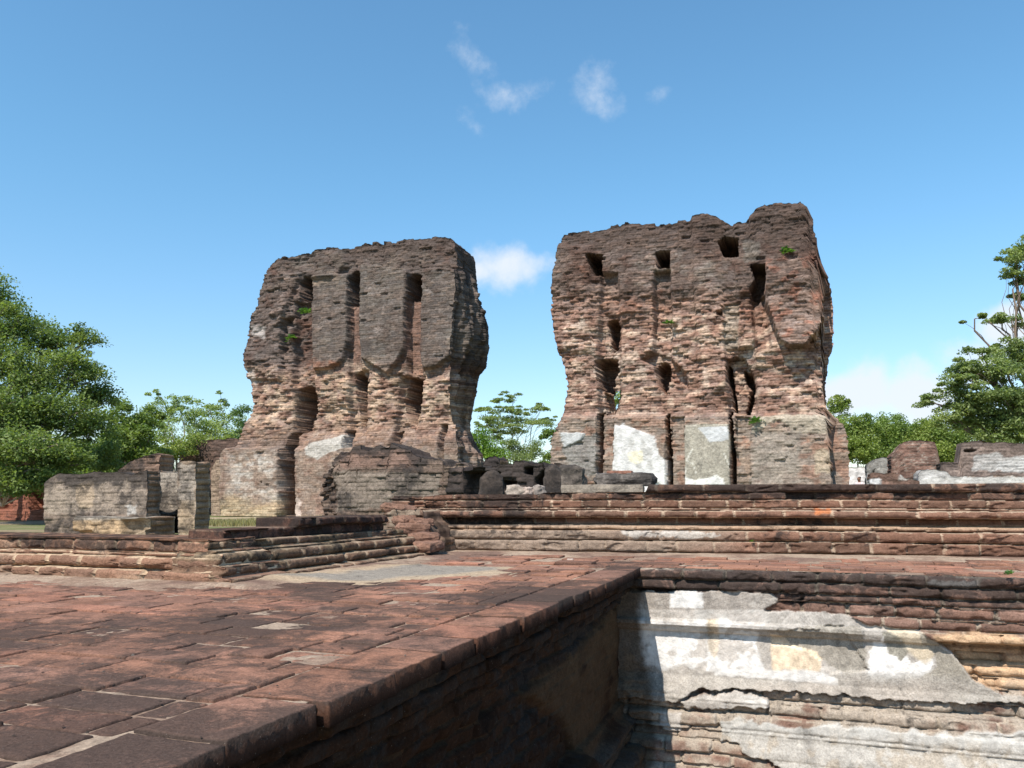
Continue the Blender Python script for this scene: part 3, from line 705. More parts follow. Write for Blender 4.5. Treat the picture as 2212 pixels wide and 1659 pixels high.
# ------------------------------------------------------------------ swept courses of single, rounded bricks
def course_out(z, a, courses, seed, bl=.30, rec=.030, amp=.028):
    """courses: (z_top, z_bottom, projection, roundness 0..1). Returns out, id, joint mask"""
    out = np.full(z.shape, np.nan); hid = np.zeros(z.shape); jm = np.zeros(z.shape); h_2 = np.zeros(z.shape)
    for k, cc in enumerate(courses):
        zt, zb, pr, rd = cc[:4]; bl_ = cc[4] if len(cc) > 4 else bl
        zw = z + .009 * (fbm(a * 1.9, 0, 0, seed + 3, 4) - .5) * 2 + .004 * (vn(a * 11, k, 0, seed + 8) - .5)
        m = (zw <= zt) & (zw > zb)
        v = np.clip((zw - zb) / (zt - zb), 0, 1)
        off = hsh(np.array(k * 1.0), 1, seed) * bl_ + (k % 2) * bl_ * .5
        xx = (a + off + .012 * (vn(a * 8, z * 20, 0, seed + k) - .5)) / bl_; q = np.floor(xx); j = lambda w_: w_ + .42 * (hsh(w_, k, seed + 1) - .5)
        q = np.where(xx < j(q), q - 1, q); q = np.where(xx >= j(q + 1), q + 1, q); dj = np.minimum(xx - j(q), j(q + 1) - xx) * bl_
        h1 = hsh(q, k, seed + 2); h2 = hsh(q, k, seed + 5)
        dz = np.minimum(v, 1 - v) * (zt - zb)
        wob = .008 * (fbm(a * 18, z * 18, 0, seed + 7, 3) - .5) * 2
        rr = .012 + rd * .5 * (zt - zb)
        rz_ = np.sqrt(np.clip(1 - (1 - np.clip((dz + wob * .5 - .002) / rr, 0, 1)) ** 2, 0, 1))
        rx = np.sqrt(np.clip(1 - (1 - np.clip((dj + wob - .005) / (.012 + rd * .02), 0, 1)) ** 2, 0, 1))
        o = pr - (rec + rd * .25 * (zt - zb)) * (1 - rz_) - rec * (1 - rx)
        o = o + amp * (h1 - .5) + .018 * (fbm(a * 7, z * 12, 0, seed + 9, 4) - .5) + .010 * (fbm(a * 25, z * 25, 0, seed + 12, 3) - .5)
        o = np.where((h2 > .93), o - .07 * fbm(a * 12, z * 9, 0, seed, 2), o); ch_ = fbm(a * 6, z * 14, 0, seed + 15, 3); o = o - .014 * sm(.60, .70, ch_)
        out = np.where(m, o, out); hid = np.where(m, h2, hid); h_2 = np.where(m, h1, h_2); jm = np.where(m & ((rz_ < .45) | (rx < .72)), 1, jm)
    return out, hid, h_2, jm


def fill(out, v): return np.where(np.isnan(out), v, out)


def brickcol(a, z, hid, h_2, jm, c0, c1, mortar, seed, mf=.75):
    t = np.clip(hid * .7 + .3 * fbm(a * 2, z * 4, 0, seed, 3), 0, 1)[..., None]
    c = np.array(c0) * (1 - t) + np.array(c1) * t
    c = c * (.82 + .42 * h_2)[..., None]
    return mixc(c, mortar, mf * jm * sm(.18, .38, fbm(a * 5, z * 5, 0, seed + 4, 3)))


# back moulded wall ------------------------------------------------
ANG = R(11.0)
Xb, Yb, Zb = raydir(940, 1190.); tb_ = -EYE / Zb; pB = Plane(-ANG, 0, origin=(tb_ * Xb, tb_ * Yb))
def zB(y, x=1500): return float(pB.pix(x, y)[1])
CB = [(zB(1046), zB(1064), .070, .45, .37), (zB(1065), zB(1080), .035, .15, .30), (zB(1081), zB(1098), .045, .1, .31), (zB(1098.5), zB(1103), .065, .1, .5),
      (zB(1103.5), zB(1119), .125, .75, .34), (zB(1119), zB(1135), .0, .1, .33),
      (zB(1135.5), zB(1145), .125, .2, .40), (zB(1146), zB(1167), .165, .45, .36), (zB(1168), zB(1192), .175, .3, .30)]


def out_B(px, py, a, z):
    o, h, g, j = course_out(z, a, CB, 41, rec=.018)
    o = fill(o, .0)
    # left end broken down into rubble
    br = sm(965, 900, px + 60 * (fbm(a * 3, z * 6, 0, 2, 3) - .5)) * sm(1180, 1100, py)
    o = o - br * .10 + br * .14 * (hsh(np.floor(a / .13), np.floor(z / .07), 4) - .5)
    lf = sm(1250, 1190, px) * sm(1122, 1130, py) ; o = o + lf * .05 * (fbm(a * 6, z * 9, 0, 6, 4) - .5)
    return o


def col_B(px, py, a, z, out):
    o, h, g, j = course_out(z, a, CB, 41)
    c = brickcol(a, z, h, g, j, (.205, .108, .073), (.13, .080, .058), (.44, .33, .24), 42, .9)
    n = fbm(a * 1.3, z * 5, 0, 43, 4) - .5
    c = mixc(c, (.28, .215, .165), sm(1125, 1135, py) * sm(1700, 1300, px + 400 * n) * .85)
    c = mixc(c, (.52, .48, .43), .7 * pmask(px, py, [(1340, 1144), (1560, 1150), (1560, 1160), (1360, 1158)], 2, 10))
    c = mixc(c, (.40, .27, .18), sm(1133, 1137, py) * sm(1147, 1142, py) * .8)
    c = mixc(c, (.52, .18, .07), .8 * pmask(px, py, [(1755, 1098), (1790, 1098), (1790, 1110), (1755, 1110)], 2, 6))
    l = .30 + .3 * sm(1100, 1060, py) + .8 * n + .15 * sm(1300, 1000, px) - .1 * (py > 1135)
    return np.concatenate([c, np.clip(l, 0, .9)[..., None]], -1)


W_B = wall('moulded_plinth', pB, [(820, 1070), (905, 1072), (910, 1072), (1000, 1068), (1160, 1068), (1172, 1065), (1195, 1064), (1395, 1063), (1402, 1047), (1900, 1046.5), (2600, 1040)],
     [(835, 1060), (850, 1090), (905, 1125), (935, 1150), (940, 1195)], 6.3, -.04, .012, .0052, .45, out_B, col_B, M_NEAR, step=(.3, .006), seed=41, ns=14)
tag(W_B, 'low red brick plinth wall with rounded mouldings running along the back of the terrace', 'brick wall', 'moulded brick plinths')

# pit wall -----------------------------------------------------------
def t5(pts): return [(1296.1 + x * .41407, 1157.9 + y * .41407) for x, y in pts]
pP = fpl(B_P)
CP = [(.0, -.068, .075, .30, .30), (-.070, -.135, .055, .15, .34), (-.138, -.185, .035, .2, .42)]
CP2 = CP + [(-.19, -.262, .03, .35, .26), (-.266, -.33, .045, .35, .30), (-.336, -.39, .085, .2, .4), (-.46, -.52, -.07, .4, .30), (-.53, -.592, -.045, .5, .27), (-.60, -.66, -.04, .5, .30), (-.67, -.74, -.02, .45, .27), (-.75, -.82, .01, .4, .3), (-.84, -.91, .05, .3, .32), (-.92, -1.0, .09, .25, .34), (-1.0, -1.07, .10, .3, .3)]


def pitmask(px, py, a, z):
    """where the plaster coat survives"""
    P = pmask(px, py, t5([(-200, 282), (380, 285), (900, 290), (930, 330), (870, 385), (1280, 400), (1400, 460), (1640, 490), (1730, 530), (1830, 610), (1900, 690), (1960, 770), (2120, 835), (2300, 850), (2320, 880), (1900, 870), (1400, 840), (1000, 800), (520, 790), (400, 850), (-200, 800)]), 1, 7, .05, 3, 5)
    Q = pmask(px, py, t5([(620, 935), (1000, 965), (1600, 1000), (2400, 1030), (2600, 1400), (1500, 1500), (1050, 1200), (800, 1120), (640, 1040)]), 2, 16, .03, 5, 5)
    K = pmask(px, py, t5([(440, 850), (560, 815), (700, 800), (880, 835), (880, 890), (440, 885)]), 2, 10, .09)
    L2 = pmask(px, py, t5([(320, 900), (440, 900), (430, 1000), (330, 1000)]), 2, 6, .05)
    return np.clip(P + Q + K + L2, 0, 1), P, Q


def out_P(px, py, a, z):
    m, P, Q = pitmask(px, py, a, z)
    o2, h, g, j = course_out(z, a, CP2, 61, rec=.028)
    x = (px - 1296.1) / .41407; y = (py - 1157.9) / .41407
    slope = np.interp(z, [-1.7, -1.44, -1.10, -1.05, -1.0, -.92, -.83, -.75, -.70, -.42, -.41, -.375, -.345, -.335, -.20, -.19], [.36, .30, .18, .10, .10, .09, .10, .04, .005, .0, .03, .05, .05, .03, .03, .03])
    core = np.interp(z, [-1.7, -1.44, -1.10, -1.02, -.93, -.80, -.46, -.42, -.375, -.2, -.1], [.33, .26, .14, .06, .05, .0, -.09, -.11, .03, .03, .03])
    h1, h2, dj, dz, row = bricks(a, z, .072, .29, 62)
    body = core + (h1 - .5) * .035 - .02 * (dz < .010) - .018 * (dj < .010) + .05 * (fbm(a * 5, z * 8, 0, 63, 4) - .5)
    o2 = np.where(np.isnan(o2), body, o2); o2 = np.where(z < -1.02, body, o2)
    # the row of ledge bricks stays, plaster covers what is below
    pl_ = slope + .018 * (fbm(a * 3, z * 5, 0, 64, 5) - .5) + .006 * (fbm(a * 30, z * 30, 0, 65, 3) - .5)
    pl_ = pl_ - .016 * pmask(px, py, t5([(880, 490), (1260, 470), (1400, 700), (1200, 720), (1100, 600), (900, 560)]), 1, 8, .08, 6)
    fl = sm(-.338, -.342, z) * sm(-.376, -.372, z) * sm(1380, 1360, x); pl_ = pl_ + fl * .022
    pl_ = pl_ + .02 * P * sm(.55, .7, fbm(a * 4, z * 10, 0, 68, 4)) * (z < -.74)
    low = sm(780, 900, y); pl_ = pl_ * (1 - .3 * low) + (o2 + .012) * .3 * low
    o = o2 * (1 - m) + pl_ * m
    dk = np.abs(sdp(px + 3 * (fbm(a * 8, z * 8, 0, 3, 3) - .5), py, t5([(380, 800), (520, 790), (570, 820), (650, 780), (740, 815), (860, 790), (1050, 830), (1050, 860), (860, 815), (740, 838), (650, 800), (570, 845), (500, 812), (380, 830)])))
    return o


def col_P(px, py, a, z, out):
    m, P, Q = pitmask(px, py, a, z); x = (px - 1296.1) / .41407; y = (py - 1157.9) / .41407
    o2, h, g, j = course_out(z, a, CP2, 61)
    h1, h2, dj, dz, row = bricks(a, z, .072, .29, 62)
    hid = np.where(np.isnan(o2) | (z < -1.02), h1, h); g = np.where(np.isnan(o2), h2, g); j = np.where(np.isnan(o2) | (z < -1.02), ((dz < .010) | (dj < .012)) * 1., j)
    c = brickcol(a, z, hid, g, j, (.215, .120, .088), (.150, .098, .078), (.40, .33, .26), 66, .9)
    n = fbm(a * 2, z * 3, 0, 67, 5) - .5; f = fbm(a * 14, z * 14, 0, 68, 4) - .5
    tanb = pmask(px, py, t5([(1700, 500), (2600, 520), (2600, 830), (2050, 800), (1900, 760)]), 6, 10, .04)
    c = mixc(c, (.56, .38, .235), tanb * .9); c = mixc(c, (.36, .22, .14), tanb * j * .4)
    c = mixc(c, (.38, .31, .23), .6 * sm(850, 1000, y) * sm(-.15, .1, n))
    c = mixc(c, (.45, .43, .41), .85 * pmask(px, py, t5([(1680, 230), (1960, 230), (1960, 270), (1760, 262)]), 2, 8))
    # plaster
    w = np.zeros(a.shape + (3,)) + np.array((.42, .385, .345))
    w = mixc(w, (.52, .49, .45), sm(-.05, .10, n)); w = mixc(w, (.74, .725, .70), pmask(px, py, t5([(-200, 430), (800, 440), (860, 700), (-200, 690)]), 6, 20, .03, 15) * .9); w = mixc(w, (.44, .40, .36), .8 * sm(.07, .16, f + .4 * n))
    pan = sm(430, 445, y) * sm(740, 700, y)
    st = pmask(px, py, t5([(560, 430), (625, 430), (620, 600), (600, 640), (570, 600)]), 3, 5, .05, 7); w = mixc(w, CREAM, st * .6)
    w = mixc(w, (.72, .58, .42), .9 * pmask(px, py, t5([(880, 500), (1000, 540), (1140, 600), (1150, 710), (900, 700)]), 3, 8, .05, 8))
    w = mixc(w, (.76, .74, .71), .85 * pmask(px, py, t5([(1400, 600), (1480, 500), (1560, 560), (1620, 660), (1740, 620), (1740, 700), (1640, 750), (1400, 740)]), 2, 9, .07, 17)); w = mixc(w, (.66, .54, .37), .6 * pmask(px, py, t5([(1480, 480), (1680, 490), (1760, 600), (1700, 680), (1560, 560)]), 4, 8, .05, 9))
    w = mixc(w, (.33, .30, .255), .93 * pmask(px, py, t5([(900, 480), (1200, 460), (1360, 470), (1400, 700), (1300, 730), (1190, 680), (1120, 600), (1000, 560), (960, 520)]), 1.2, 7, .09, 10, 5))
    w = mixc(w, (.27, .25, .205), .93 * pmask(px, py, t5([(1470, 490), (1560, 520), (1610, 600), (1570, 650), (1500, 600), (1480, 540)]), 1.2, 6, .09, 11, 5))
    w = mixc(w, (.32, .29, .24), .93 * pmask(px, py, t5([(1660, 500), (1740, 530), (1850, 640), (1960, 770), (1900, 860), (1500, 800), (1640, 760), (1760, 680), (1740, 600), (1680, 570)]), 1.2, 6, .09, 12, 5))
    w = mixc(w, (.36, .33, .29), .85 * sm(690, 760, y + 60 * f + 40 * n) * sm(.0, .9, P))
    w = mixc(w, (.72, .70, .67), .8 * pmask(px, py, t5([(600, 690), (1100, 700), (1240, 740), (1240, 775), (900, 745), (600, 720)]), 3, 5, .05, 2))
    w = mixc(w, (.29, .26, .23), .85 * sm(385, 375, y) * sm(-.12, .06, n + f)); w = mixc(w, (.36, .32, .28), .6 * sm(385, 375, y)); w = mixc(w, (.70, .685, .66), .9 * pmask(px, py, t5([(370, 290), (540, 290), (540, 370), (370, 370)]), 3, 5))
    w = mixc(w, (.40, .375, .335), .8 * Q); w = mixc(w, (.33, .28, .22), .7 * Q * sm(.03, .14, f + .5 * n)); w = mixc(w, (.50, .49, .46), .6 * Q * sm(1030, 960, y - (x - 600) * .06))
    w = mixc(w, (.36, .315, .27), .75 * sm(735, 800, y + 50 * f) * P * sm(-.2, .05, n)); c = mixc(c, (.36, .30, .245), .8 * sm(700, 770, y) * sm(960, 880, y) * (1 - .6 * tanb) * sm(-.25, .05, f + n))
    strk = fbm(a * 5 + .2 * n, z * 1.3, 0, 91, 5, .6) - .5; w = w * (1 - .35 * sm(.0, .22, strk))[..., None]; w = w * (1 + .35 * f)[..., None]
    c = mixc(c, (.37, .315, .255), .85 * sm(740, 860, y) * sm(-.22, .02, n + f * .6) * (1 - .4 * tanb))
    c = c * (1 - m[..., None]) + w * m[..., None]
    corner = sm(1402, 1378, px + 26 * (fbm(a * 5, z * 5, 0, 92, 5, .6) - .5) * 2 - 22 * sm(-.3, -1.2, z)) * sm(-.01, -.08, z)          # algae plus the corner's cast shade, painted in where the two walls meet
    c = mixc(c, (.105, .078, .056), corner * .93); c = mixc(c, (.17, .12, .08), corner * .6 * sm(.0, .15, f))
    c = mixc(c, (.16, .14, .08), .5 * sm(.7, .1, m) * sm(.2, .6, m) * (y > 850))
    l = .12 + .32 * (1 - m) * sm(500, 250, y) + .5 * n + .3 * (1 - m) * (1 - tanb) * .5
    return np.concatenate([c, np.clip(l, 0, .8)[..., None]], -1)


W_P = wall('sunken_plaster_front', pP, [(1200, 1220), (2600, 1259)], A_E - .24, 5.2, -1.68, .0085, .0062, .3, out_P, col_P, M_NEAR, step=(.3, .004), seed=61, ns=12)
tag(W_P, 'sunken wall with white and cream plaster over worn bricks, below the terrace ledge', 'plastered wall')

# shadowed side of the terrace, facing right ---------------------------
pS = spl(A_E)
CS = [(-.004, -.062, .020, .06, .27), (-.066, -.128, -.015, .08, .27), (-.132, -.19, -.05, .08, .3), (-.196, -.255, -.09, .1, .28),  (-.90, -1.04, .02, .9, .9), (-1.05, -1.12, -.03, .3, .3), (-1.13, -1.7, .06, .1, .3)]


def out_S(px, py, a, z):
    o2, h, g, j = course_out(z, a, CS, 71, rec=.03, amp=.03)
    h1, h2, dj, dz, row = bricks(a, z, .068, .27, 72)
    body = -.16 + (h1 - .5) * .03 - .010 * (dz < .008) - .010 * (dj < .008) + .12 * (fbm(a * 4, z * 6, 0, 73, 4) - .5)
    o = np.where(np.isnan(o2), body, o2)
    pm = sm(.06, -.02, sdp(a, z, [(3.6, -.42), (4.9, -.38), (5.3, -.30), (5.65, -.28), (5.65, -.95), (4.6, -.95), (4.3, -.7)]) + .14 * (fbm(a * 4, z * 4, 0, 5, 4) - .5))
    return o * (1 - .75 * pm) + .75 * pm * (-.135 + .02 * fbm(a * 9, z * 9, 0, 1, 3))


def col_S(px, py, a, z, out):
    o2, h, g, j = course_out(z, a, CS, 71); h1, h2, dj, dz, row = bricks(a, z, .068, .27, 72)
    hid = np.where(np.isnan(o2), h1, h)
    c = brickcol(a, z, hid, h2, np.where(np.isnan(o2), (dz < .008) * 1., j), (.042, .022, .013), (.020, .012, .009), (.055, .036, .022), 74, .6)  # mossy brick taken near black, with this side's shade put into the colour
    n = fbm(a * 2.2, z * 2.6, 0, 75, 4) - .5
    pm = sm(.06, -.02, sdp(a, z, [(3.6, -.42), (4.9, -.38), (5.3, -.30), (5.65, -.28), (5.65, -.95), (4.6, -.95), (4.3, -.7)]) + .14 * (fbm(a * 4, z * 4, 0, 5, 4) - .5))
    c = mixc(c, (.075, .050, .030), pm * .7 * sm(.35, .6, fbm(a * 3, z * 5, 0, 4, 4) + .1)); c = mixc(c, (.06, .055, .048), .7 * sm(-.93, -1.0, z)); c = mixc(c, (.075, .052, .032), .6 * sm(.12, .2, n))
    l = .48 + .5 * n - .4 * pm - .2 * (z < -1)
    return np.concatenate([c, np.clip(l, 0, 1)[..., None]], -1)


def side_wall():
    av = np.concatenate([np.arange(.1, 1.2, .05), np.arange(1.2, 3., .007), np.arange(3., B_P + .06, .009)]); zv = np.arange(-1.68, -.003, .0065)
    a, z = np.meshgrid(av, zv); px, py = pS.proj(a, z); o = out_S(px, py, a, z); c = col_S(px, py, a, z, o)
    nv = a.size; idx = np.arange(nv).reshape(a.shape); q = np.stack([idx[:-1, :-1], idx[:-1, 1:], idx[1:, 1:], idx[1:, :-1]], -1).reshape(-1, 4)
    Pf = np.stack([a, -o, z], -1).reshape(-1, 3); Pb = np.stack([a, 0 * a + .34, z], -1).reshape(-1, 3)
    rim = np.concatenate([idx[0, :], idx[1:, -1], idx[-1, -2::-1], idx[-2:0:-1, 0]]); r2 = np.roll(rim, -1)
    side = np.stack([r2, rim, rim + nv, r2 + nv], -1)
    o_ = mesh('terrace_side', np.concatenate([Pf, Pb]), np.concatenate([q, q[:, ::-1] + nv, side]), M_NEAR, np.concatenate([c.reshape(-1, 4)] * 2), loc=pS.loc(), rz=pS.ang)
    tag(o_, 'shaded dark brick side of the foreground terrace, dropping away below its paved edge', 'brick wall')


side_wall()

# left plinth: front face, stepped right side and the slab course on top ---------
A_L = -3.0; B_L = 3.76
pL = fpl(B_L)
CL = [(.227, .160, .0, .12, .25), (.157, .137, .022, .2, .5), (.134, .068, .055, .5, .24), (.064, -.004, .085, .35, .25)]


def out_L(px, py, a, z): return fill(course_out(z, a, CL, 81, rec=.018, amp=.010)[0], .0)
def col_L(px, py, a, z, out):
    o2, h, g, j = course_out(z, a, CL, 81)
    c = brickcol(a, z, h, g, j, (.25, .138, .090), (.18, .108, .077), (.50, .37, .25), 82, .95)
    n = fbm(a * 2, z * 5, 0, 83, 4) - .5; c = mixc(c, (.38, .26, .17), .8 * sm(.03, -.0, z)); c = mixc(c, (.42, .29, .20), .5 * sm(.03, .12, n))
    return np.concatenate([c, np.clip(.22 + .3 * sm(.15, .18, z) + .7 * n, 0, .85)[..., None]], -1)


W_L = wall('stepped_plinth', pL, [(-300, 1150), (600, 1168)], -9.5, (np.array([-.1, .036, .040, .096, .100, .160, .163, .175, .178, .3]), A_L + np.array([.08, .08, .012, .012, -.045, -.045, -.11, -.11, -.16, -.16])), -.03, .010, .0045, .42, out_L, col_L, M_NEAR, step=(.3, .002), seed=81, ns=24)
SP = empty('stepped_plinth', (*(A_L * U + B_L * V), 0)); tag(SP, 'low stepped brick platform at left with a squared slab course on top', 'plinth', 'moulded brick plinths')
from mathutils import Matrix
def part_of(o, root, name):
    o.name = name; o.parent = root; o.matrix_parent_inverse = Matrix.Translation(-root.location)
    for k in ('label', 'category', 'group'):
        if k in o: del o[k]
part_of(W_L, SP, 'front_face')
_top = W_L.data  # its flat top follows the outline above

pR = spl(A_L)
CR = [(.225, .178, -.15, .1, .25), (.175, .163, -.10, .3, .5), (.160, .100, -.035, .6, .25), (.096, .040, .02, .5, .25), (.036, -.004, .09, .15, .27)]
def out_R(px, py, a, z): return fill(course_out(z, a, CR, 91, rec=.018, amp=.012)[0], -.14)
def col_R(px, py, a, z, out):
    o2, h, g, j = course_out(z, a, CR, 91)
    c = brickcol(a, z, h, g, j, (.20, .115, .075), (.145, .095, .066), (.36, .27, .19), 92, .8)
    n = fbm(a * 2, z * 5, 0, 93, 4) - .5; c = mixc(c, (.24, .19, .11), .35 * sm(.0, .15, n))
    return np.concatenate([c, np.clip(.34 + .8 * n, 0, .85)[..., None]], -1)


def stepside(name, pl, a0, a1, z0, z1, da, dz, T, outf, colf, m, label, group=None, near=None):
    av = np.arange(a0, a1, da); zv = np.linspace(z0, z1, max(3, int((z1 - z0) / dz)))
    a, z = np.meshgrid(av, zv)
    if near is not None: w_ = sm(a0 + .25, a0, a); a = a - np.interp(z, *near) * w_
    px, py = pl.proj(a, z); o = outf(px, py, a, z); c = colf(px, py, a, z, o); nv = a.size
    idx = np.arange(nv).reshape(a.shape); q = np.stack([idx[:-1, :-1], idx[:-1, 1:], idx[1:, 1:], idx[1:, :-1]], -1).reshape(-1, 4)
    Pf = np.stack([a, -o, z], -1).reshape(-1, 3); Pb = np.stack([a, 0 * a + T, z], -1).reshape(-1, 3)
    rim = np.concatenate([idx[0, :], idx[1:, -1], idx[-1, -2::-1], idx[-2:0:-1, 0]]); r2 = np.roll(rim, -1)
    # rounded, subdivided rim so that the top reads as brick too
    V_ = [Pf, Pb]; k = 8; lay = [rim]; base = 2 * nv; CC = [c.reshape(-1, 4)] * 2
    for i in range(1, k):
        f = i / k; p = Pf[rim] * (1 - f) + Pb[rim] * f; p[:, 2] += .008 * (fbm(p[:, 0] * 8, p[:, 1] * 8, 0, 3, 3) - .5); V_.append(p); CC.append(c.reshape(-1, 4)[rim]); lay.append(base + np.arange(len(rim))); base += len(rim)
    lay.append(rim + nv); fs = [q, q[:, ::-1] + nv]
    for i in range(k): fs.append(np.stack([np.roll(lay[i], -1), lay[i], lay[i + 1], np.roll(lay[i + 1], -1)], -1))
    o_ = mesh(name, np.concatenate(V_), np.concatenate(fs), m, np.concatenate(CC), loc=pl.loc(), rz=pl.ang)
    part_of(o_, SP, label); return o_


stepside('stepped_plinth_side', pR, B_L + .0, 6.15, -.03, .222, .009, .0048, .36, out_R, col_R, M_NEAR, 'side_steps', near=(np.array([-.1, .064, .068, .134, .137, .157, .160, .3]), np.array([.08, .08, .05, .05, .018, .018, .0, .0])))
# upper two courses, set back
pR2 = spl(A_L - .22)
CR2 = [(.345, .288, .035, .12, .19), (.284, .215, -.02, .1, .24)]
stepside('brick_slab_course', pR2, B_L + .95, 5.95, .20, .345, .009, .0048, .34, lambda px, py, a, z: fill(course_out(z, a, CR2, 95, rec=.02, amp=.014)[0], .0),
         lambda px, py, a, z, o: (lambda t: np.concatenate([brickcol(a, z, t[1], t[2], t[3], (.13, .068, .05), (.09, .052, .04), (.24, .17, .12), 96, .8), np.full(a.shape + (1,), .55)], -1))(course_out(z, a, CR2, 95)), M_NEAR,
         'slab_course')
stepside('brick_slab_course', pR2, B_L + .25, B_L + .96, .20, .285, .009, .0048, .30, lambda px, py, a, z: fill(course_out(z + .0, a, CR2[1:], 97, rec=.02, amp=.014)[0], .0),
         lambda px, py, a, z, o: (lambda t: np.concatenate([brickcol(a, z, t[1], t[2], t[3], (.15, .08, .058), (.10, .058, .045), (.26, .18, .13), 98, .8), np.full(a.shape + (1,), .45)], -1))(course_out(z, a, CR2[1:], 97)), M_NEAR,
         'corner_course')
#PART3

# ------------------------------------------------------------------ smaller ruins
def t3(pts): return [(x * .28126, 898.6 + y * .28126) for x, y in pts]
def t4(pts): return [(483.9 + x * .36719, 915.9 + y * .36719) for x, y in pts]
def tA(pts): return [(864.1 + x * .18751, 777.7 + y * .18751) for x, y in pts]
def tW(pts): return [(1175.1 + x * .15625, 915.9 + y * .15625) for x, y in pts]
def tF(pts): return [(1780 + x * .19532, 915.9 + y * .19532) for x, y in pts]


def ruin(name, pl, top, left, right, label, c0=BR, c1=BRD, plaster=(), recs=(), pros=(), rough=.5, T=.35, res=.02, zb=0., m=None, seed=5, lich=.35, group=None, cat='ruined wall', ch=.072, bl=.26,
         topdark=None, holes=(), outx=None, mort=None, stepv=(.24, .05), relief=1., rback=None, zr=None):
    def of(px, py, a, z):
        h1, h2, dj, dz, row, xc, zc = bricks(a, z, ch, bl, seed, full=True); ax, zx = xc * .75 + a * .25, zc * .8 + z * .2
        o = (h1 - .5) * .016 * relief * (1 + 2 * rough) - .007 * relief * (dz < .010) - .008 * relief * (dj < .010) + .03 * rough * (fbm(a * 14, z * 20, 0, seed + 8, 3) - .5)
        o = o + rough * (.12 * (fbm(a * 1.6, z * 2, 0, seed + 1, 4, .5) - .5) + .09 * (fbm(ax * 5, zx * 6, 0, seed + 5, 4, .6) - .5))
        wx = 2 * (fbm(a * 6, z * 6, 0, seed + 4, 4) - .5) * 2
        for p, d, sf in pros: o = o + d * sm(sf, -sf, sdp(px + wx, py + wx, p))
        r = 0
        for p, d, sf in recs: r = np.maximum(r, d * sm(sf, -sf, sdp(px + wx, py + wx, p)))
        if outx is not None: o = o + outx(px, py, a, z)
        return o - r
    def cf(px, py, a, z, out):
        n = fbm(a * 1.6, z * 2, 0, seed + 6, 5) - .5; n2 = fbm(a * 7, z * 9, 0, seed + 7, 4) - .5
        h1, h2, dj, dz, row = bricks(a, z, ch, bl, seed)
        t = np.clip(h1 * .7 + .3 + n, 0, 1)[..., None]; c = np.array(c0) * (1 - t) + np.array(c1) * t
        c = c * (.8 + .45 * h2)[..., None]
        if mort is not None: c = mixc(c, mort, .8 * ((dz < .012) | (dj < .012)) * sm(-.1, .05, n2))
        for p, colr, k in plaster: c = mixc(c, np.array(colr) , k * pmask(px, py, p, 1.5, 7, .07, seed + 3)); 
        c = c * (1 + .5 * n2)[..., None]; c = c * (1 - .28 * relief * ((dz < .010) | (dj < .009)))[..., None]
        l = lich + .8 * n
        if topdark is not None:
            zt = z.max(axis=0, keepdims=True); l = l + topdark * sm(.28, .02, zt - z + .15 * n2)
        return np.concatenate([c, np.clip(l, 0, 1)[..., None]], -1)
    o = wall(name, pl, top, left, right, zb, res, zr or res * .62, T, of, cf, m or M_MID, holes=holes, step=stepv, seed=seed, rback=rback, endcol=(.30, .19, .125) if T < .6 else None)
    return tag(o, label, cat, group)


GR = 'low ruined walls left of the palace'
ruin('ruin_ledge', fpl(8.1), t3([(-300, 735), (0, 748), (400, 765), (900, 782), (1000, 790), (1130, 780)]), -9., t3([(1105, 700), (1118, 780), (1118, 960)]),
     'long low ledge of crumbling ochre masonry before the low left wall', (.36, .27, .18), (.30, .23, .16), [(t3([(10, 825), (185, 828), (188, 905), (10, 900)]), (.42, .41, .38), .95), (t3([(-300, 730), (1120, 760), (1120, 800), (-300, 790)]), (.36, .32, .27), .8), (t3([(180, 820), (940, 800), (930, 930), (190, 930)]), (.46, .32, .19), .8)],
     recs=[(t3([(190, 890), (700, 880), (740, 920), (1200, 930), (1200, 1000), (190, 1000)]), .10, 2), (t3([(930, 800), (1130, 790), (1130, 870), (935, 930)]), .10, 2)], rough=.55, T=.5, res=.018, seed=101, ch=.052, bl=.22, lich=0.36, group=GR, relief=.35, stepv=(.24, .02))
ruin('ruined_wall', fpl(8.6), t3([(335, 515), (400, 466), (450, 440), (620, 447), (720, 430), (920, 430), (1000, 452), (1060, 440), (1135, 405), (1160, 440)]), t3([(338, 440), (338, 900)]), t3([(1125, 380), (1132, 560), (1120, 780), (1135, 960)]),
     'long low wall of grey weathered brick behind the ochre ledge at left', (.30, .225, .17), (.22, .165, .13), [(t3([(340, 500), (1120, 460), (1120, 760), (340, 745)]), (.33, .27, .215), .6), (t3([(340, 440), (1130, 400), (1130, 500), (340, 530)]), (.20, .155, .125), .6), (t3([(580, 520), (720, 500), (720, 700), (600, 720)]), (.47, .35, .24), .6), (t3([(960, 690), (1060, 690), (1050, 750), (980, 755)]), (.55, .52, .48), .7)],
     rough=.45, T=.24, res=.018, seed=103, ch=.052, bl=.22, relief=.4, lich=0.44, group=GR, topdark=.4, stepv=(.24, .02))
ruin('ruined_wall', fpl(9.25), t3([(1090, 440), (1200, 432), (1340, 430), (1400, 445)]), t3([(1120, 400), (1120, 960)]), t3([(1400, 400), (1400, 960)]),
     'short grey wall with a dark hole at its foot, beside the square pillar', (.33, .25, .185), (.25, .185, .14), [(t3([(1210, 430), (1370, 430), (1370, 760), (1210, 760)]), (.38, .33, .27), .7)],
     recs=[(t3([(1200, 790), (1240, 765), (1280, 775), (1340, 760), (1355, 720), (1362, 960), (1200, 960)]), .30, 1.2)], rough=.3, T=.36, res=.018, seed=105, ch=.052, bl=.22, lich=0.42, group=GR, relief=.35, stepv=(.24, .02))
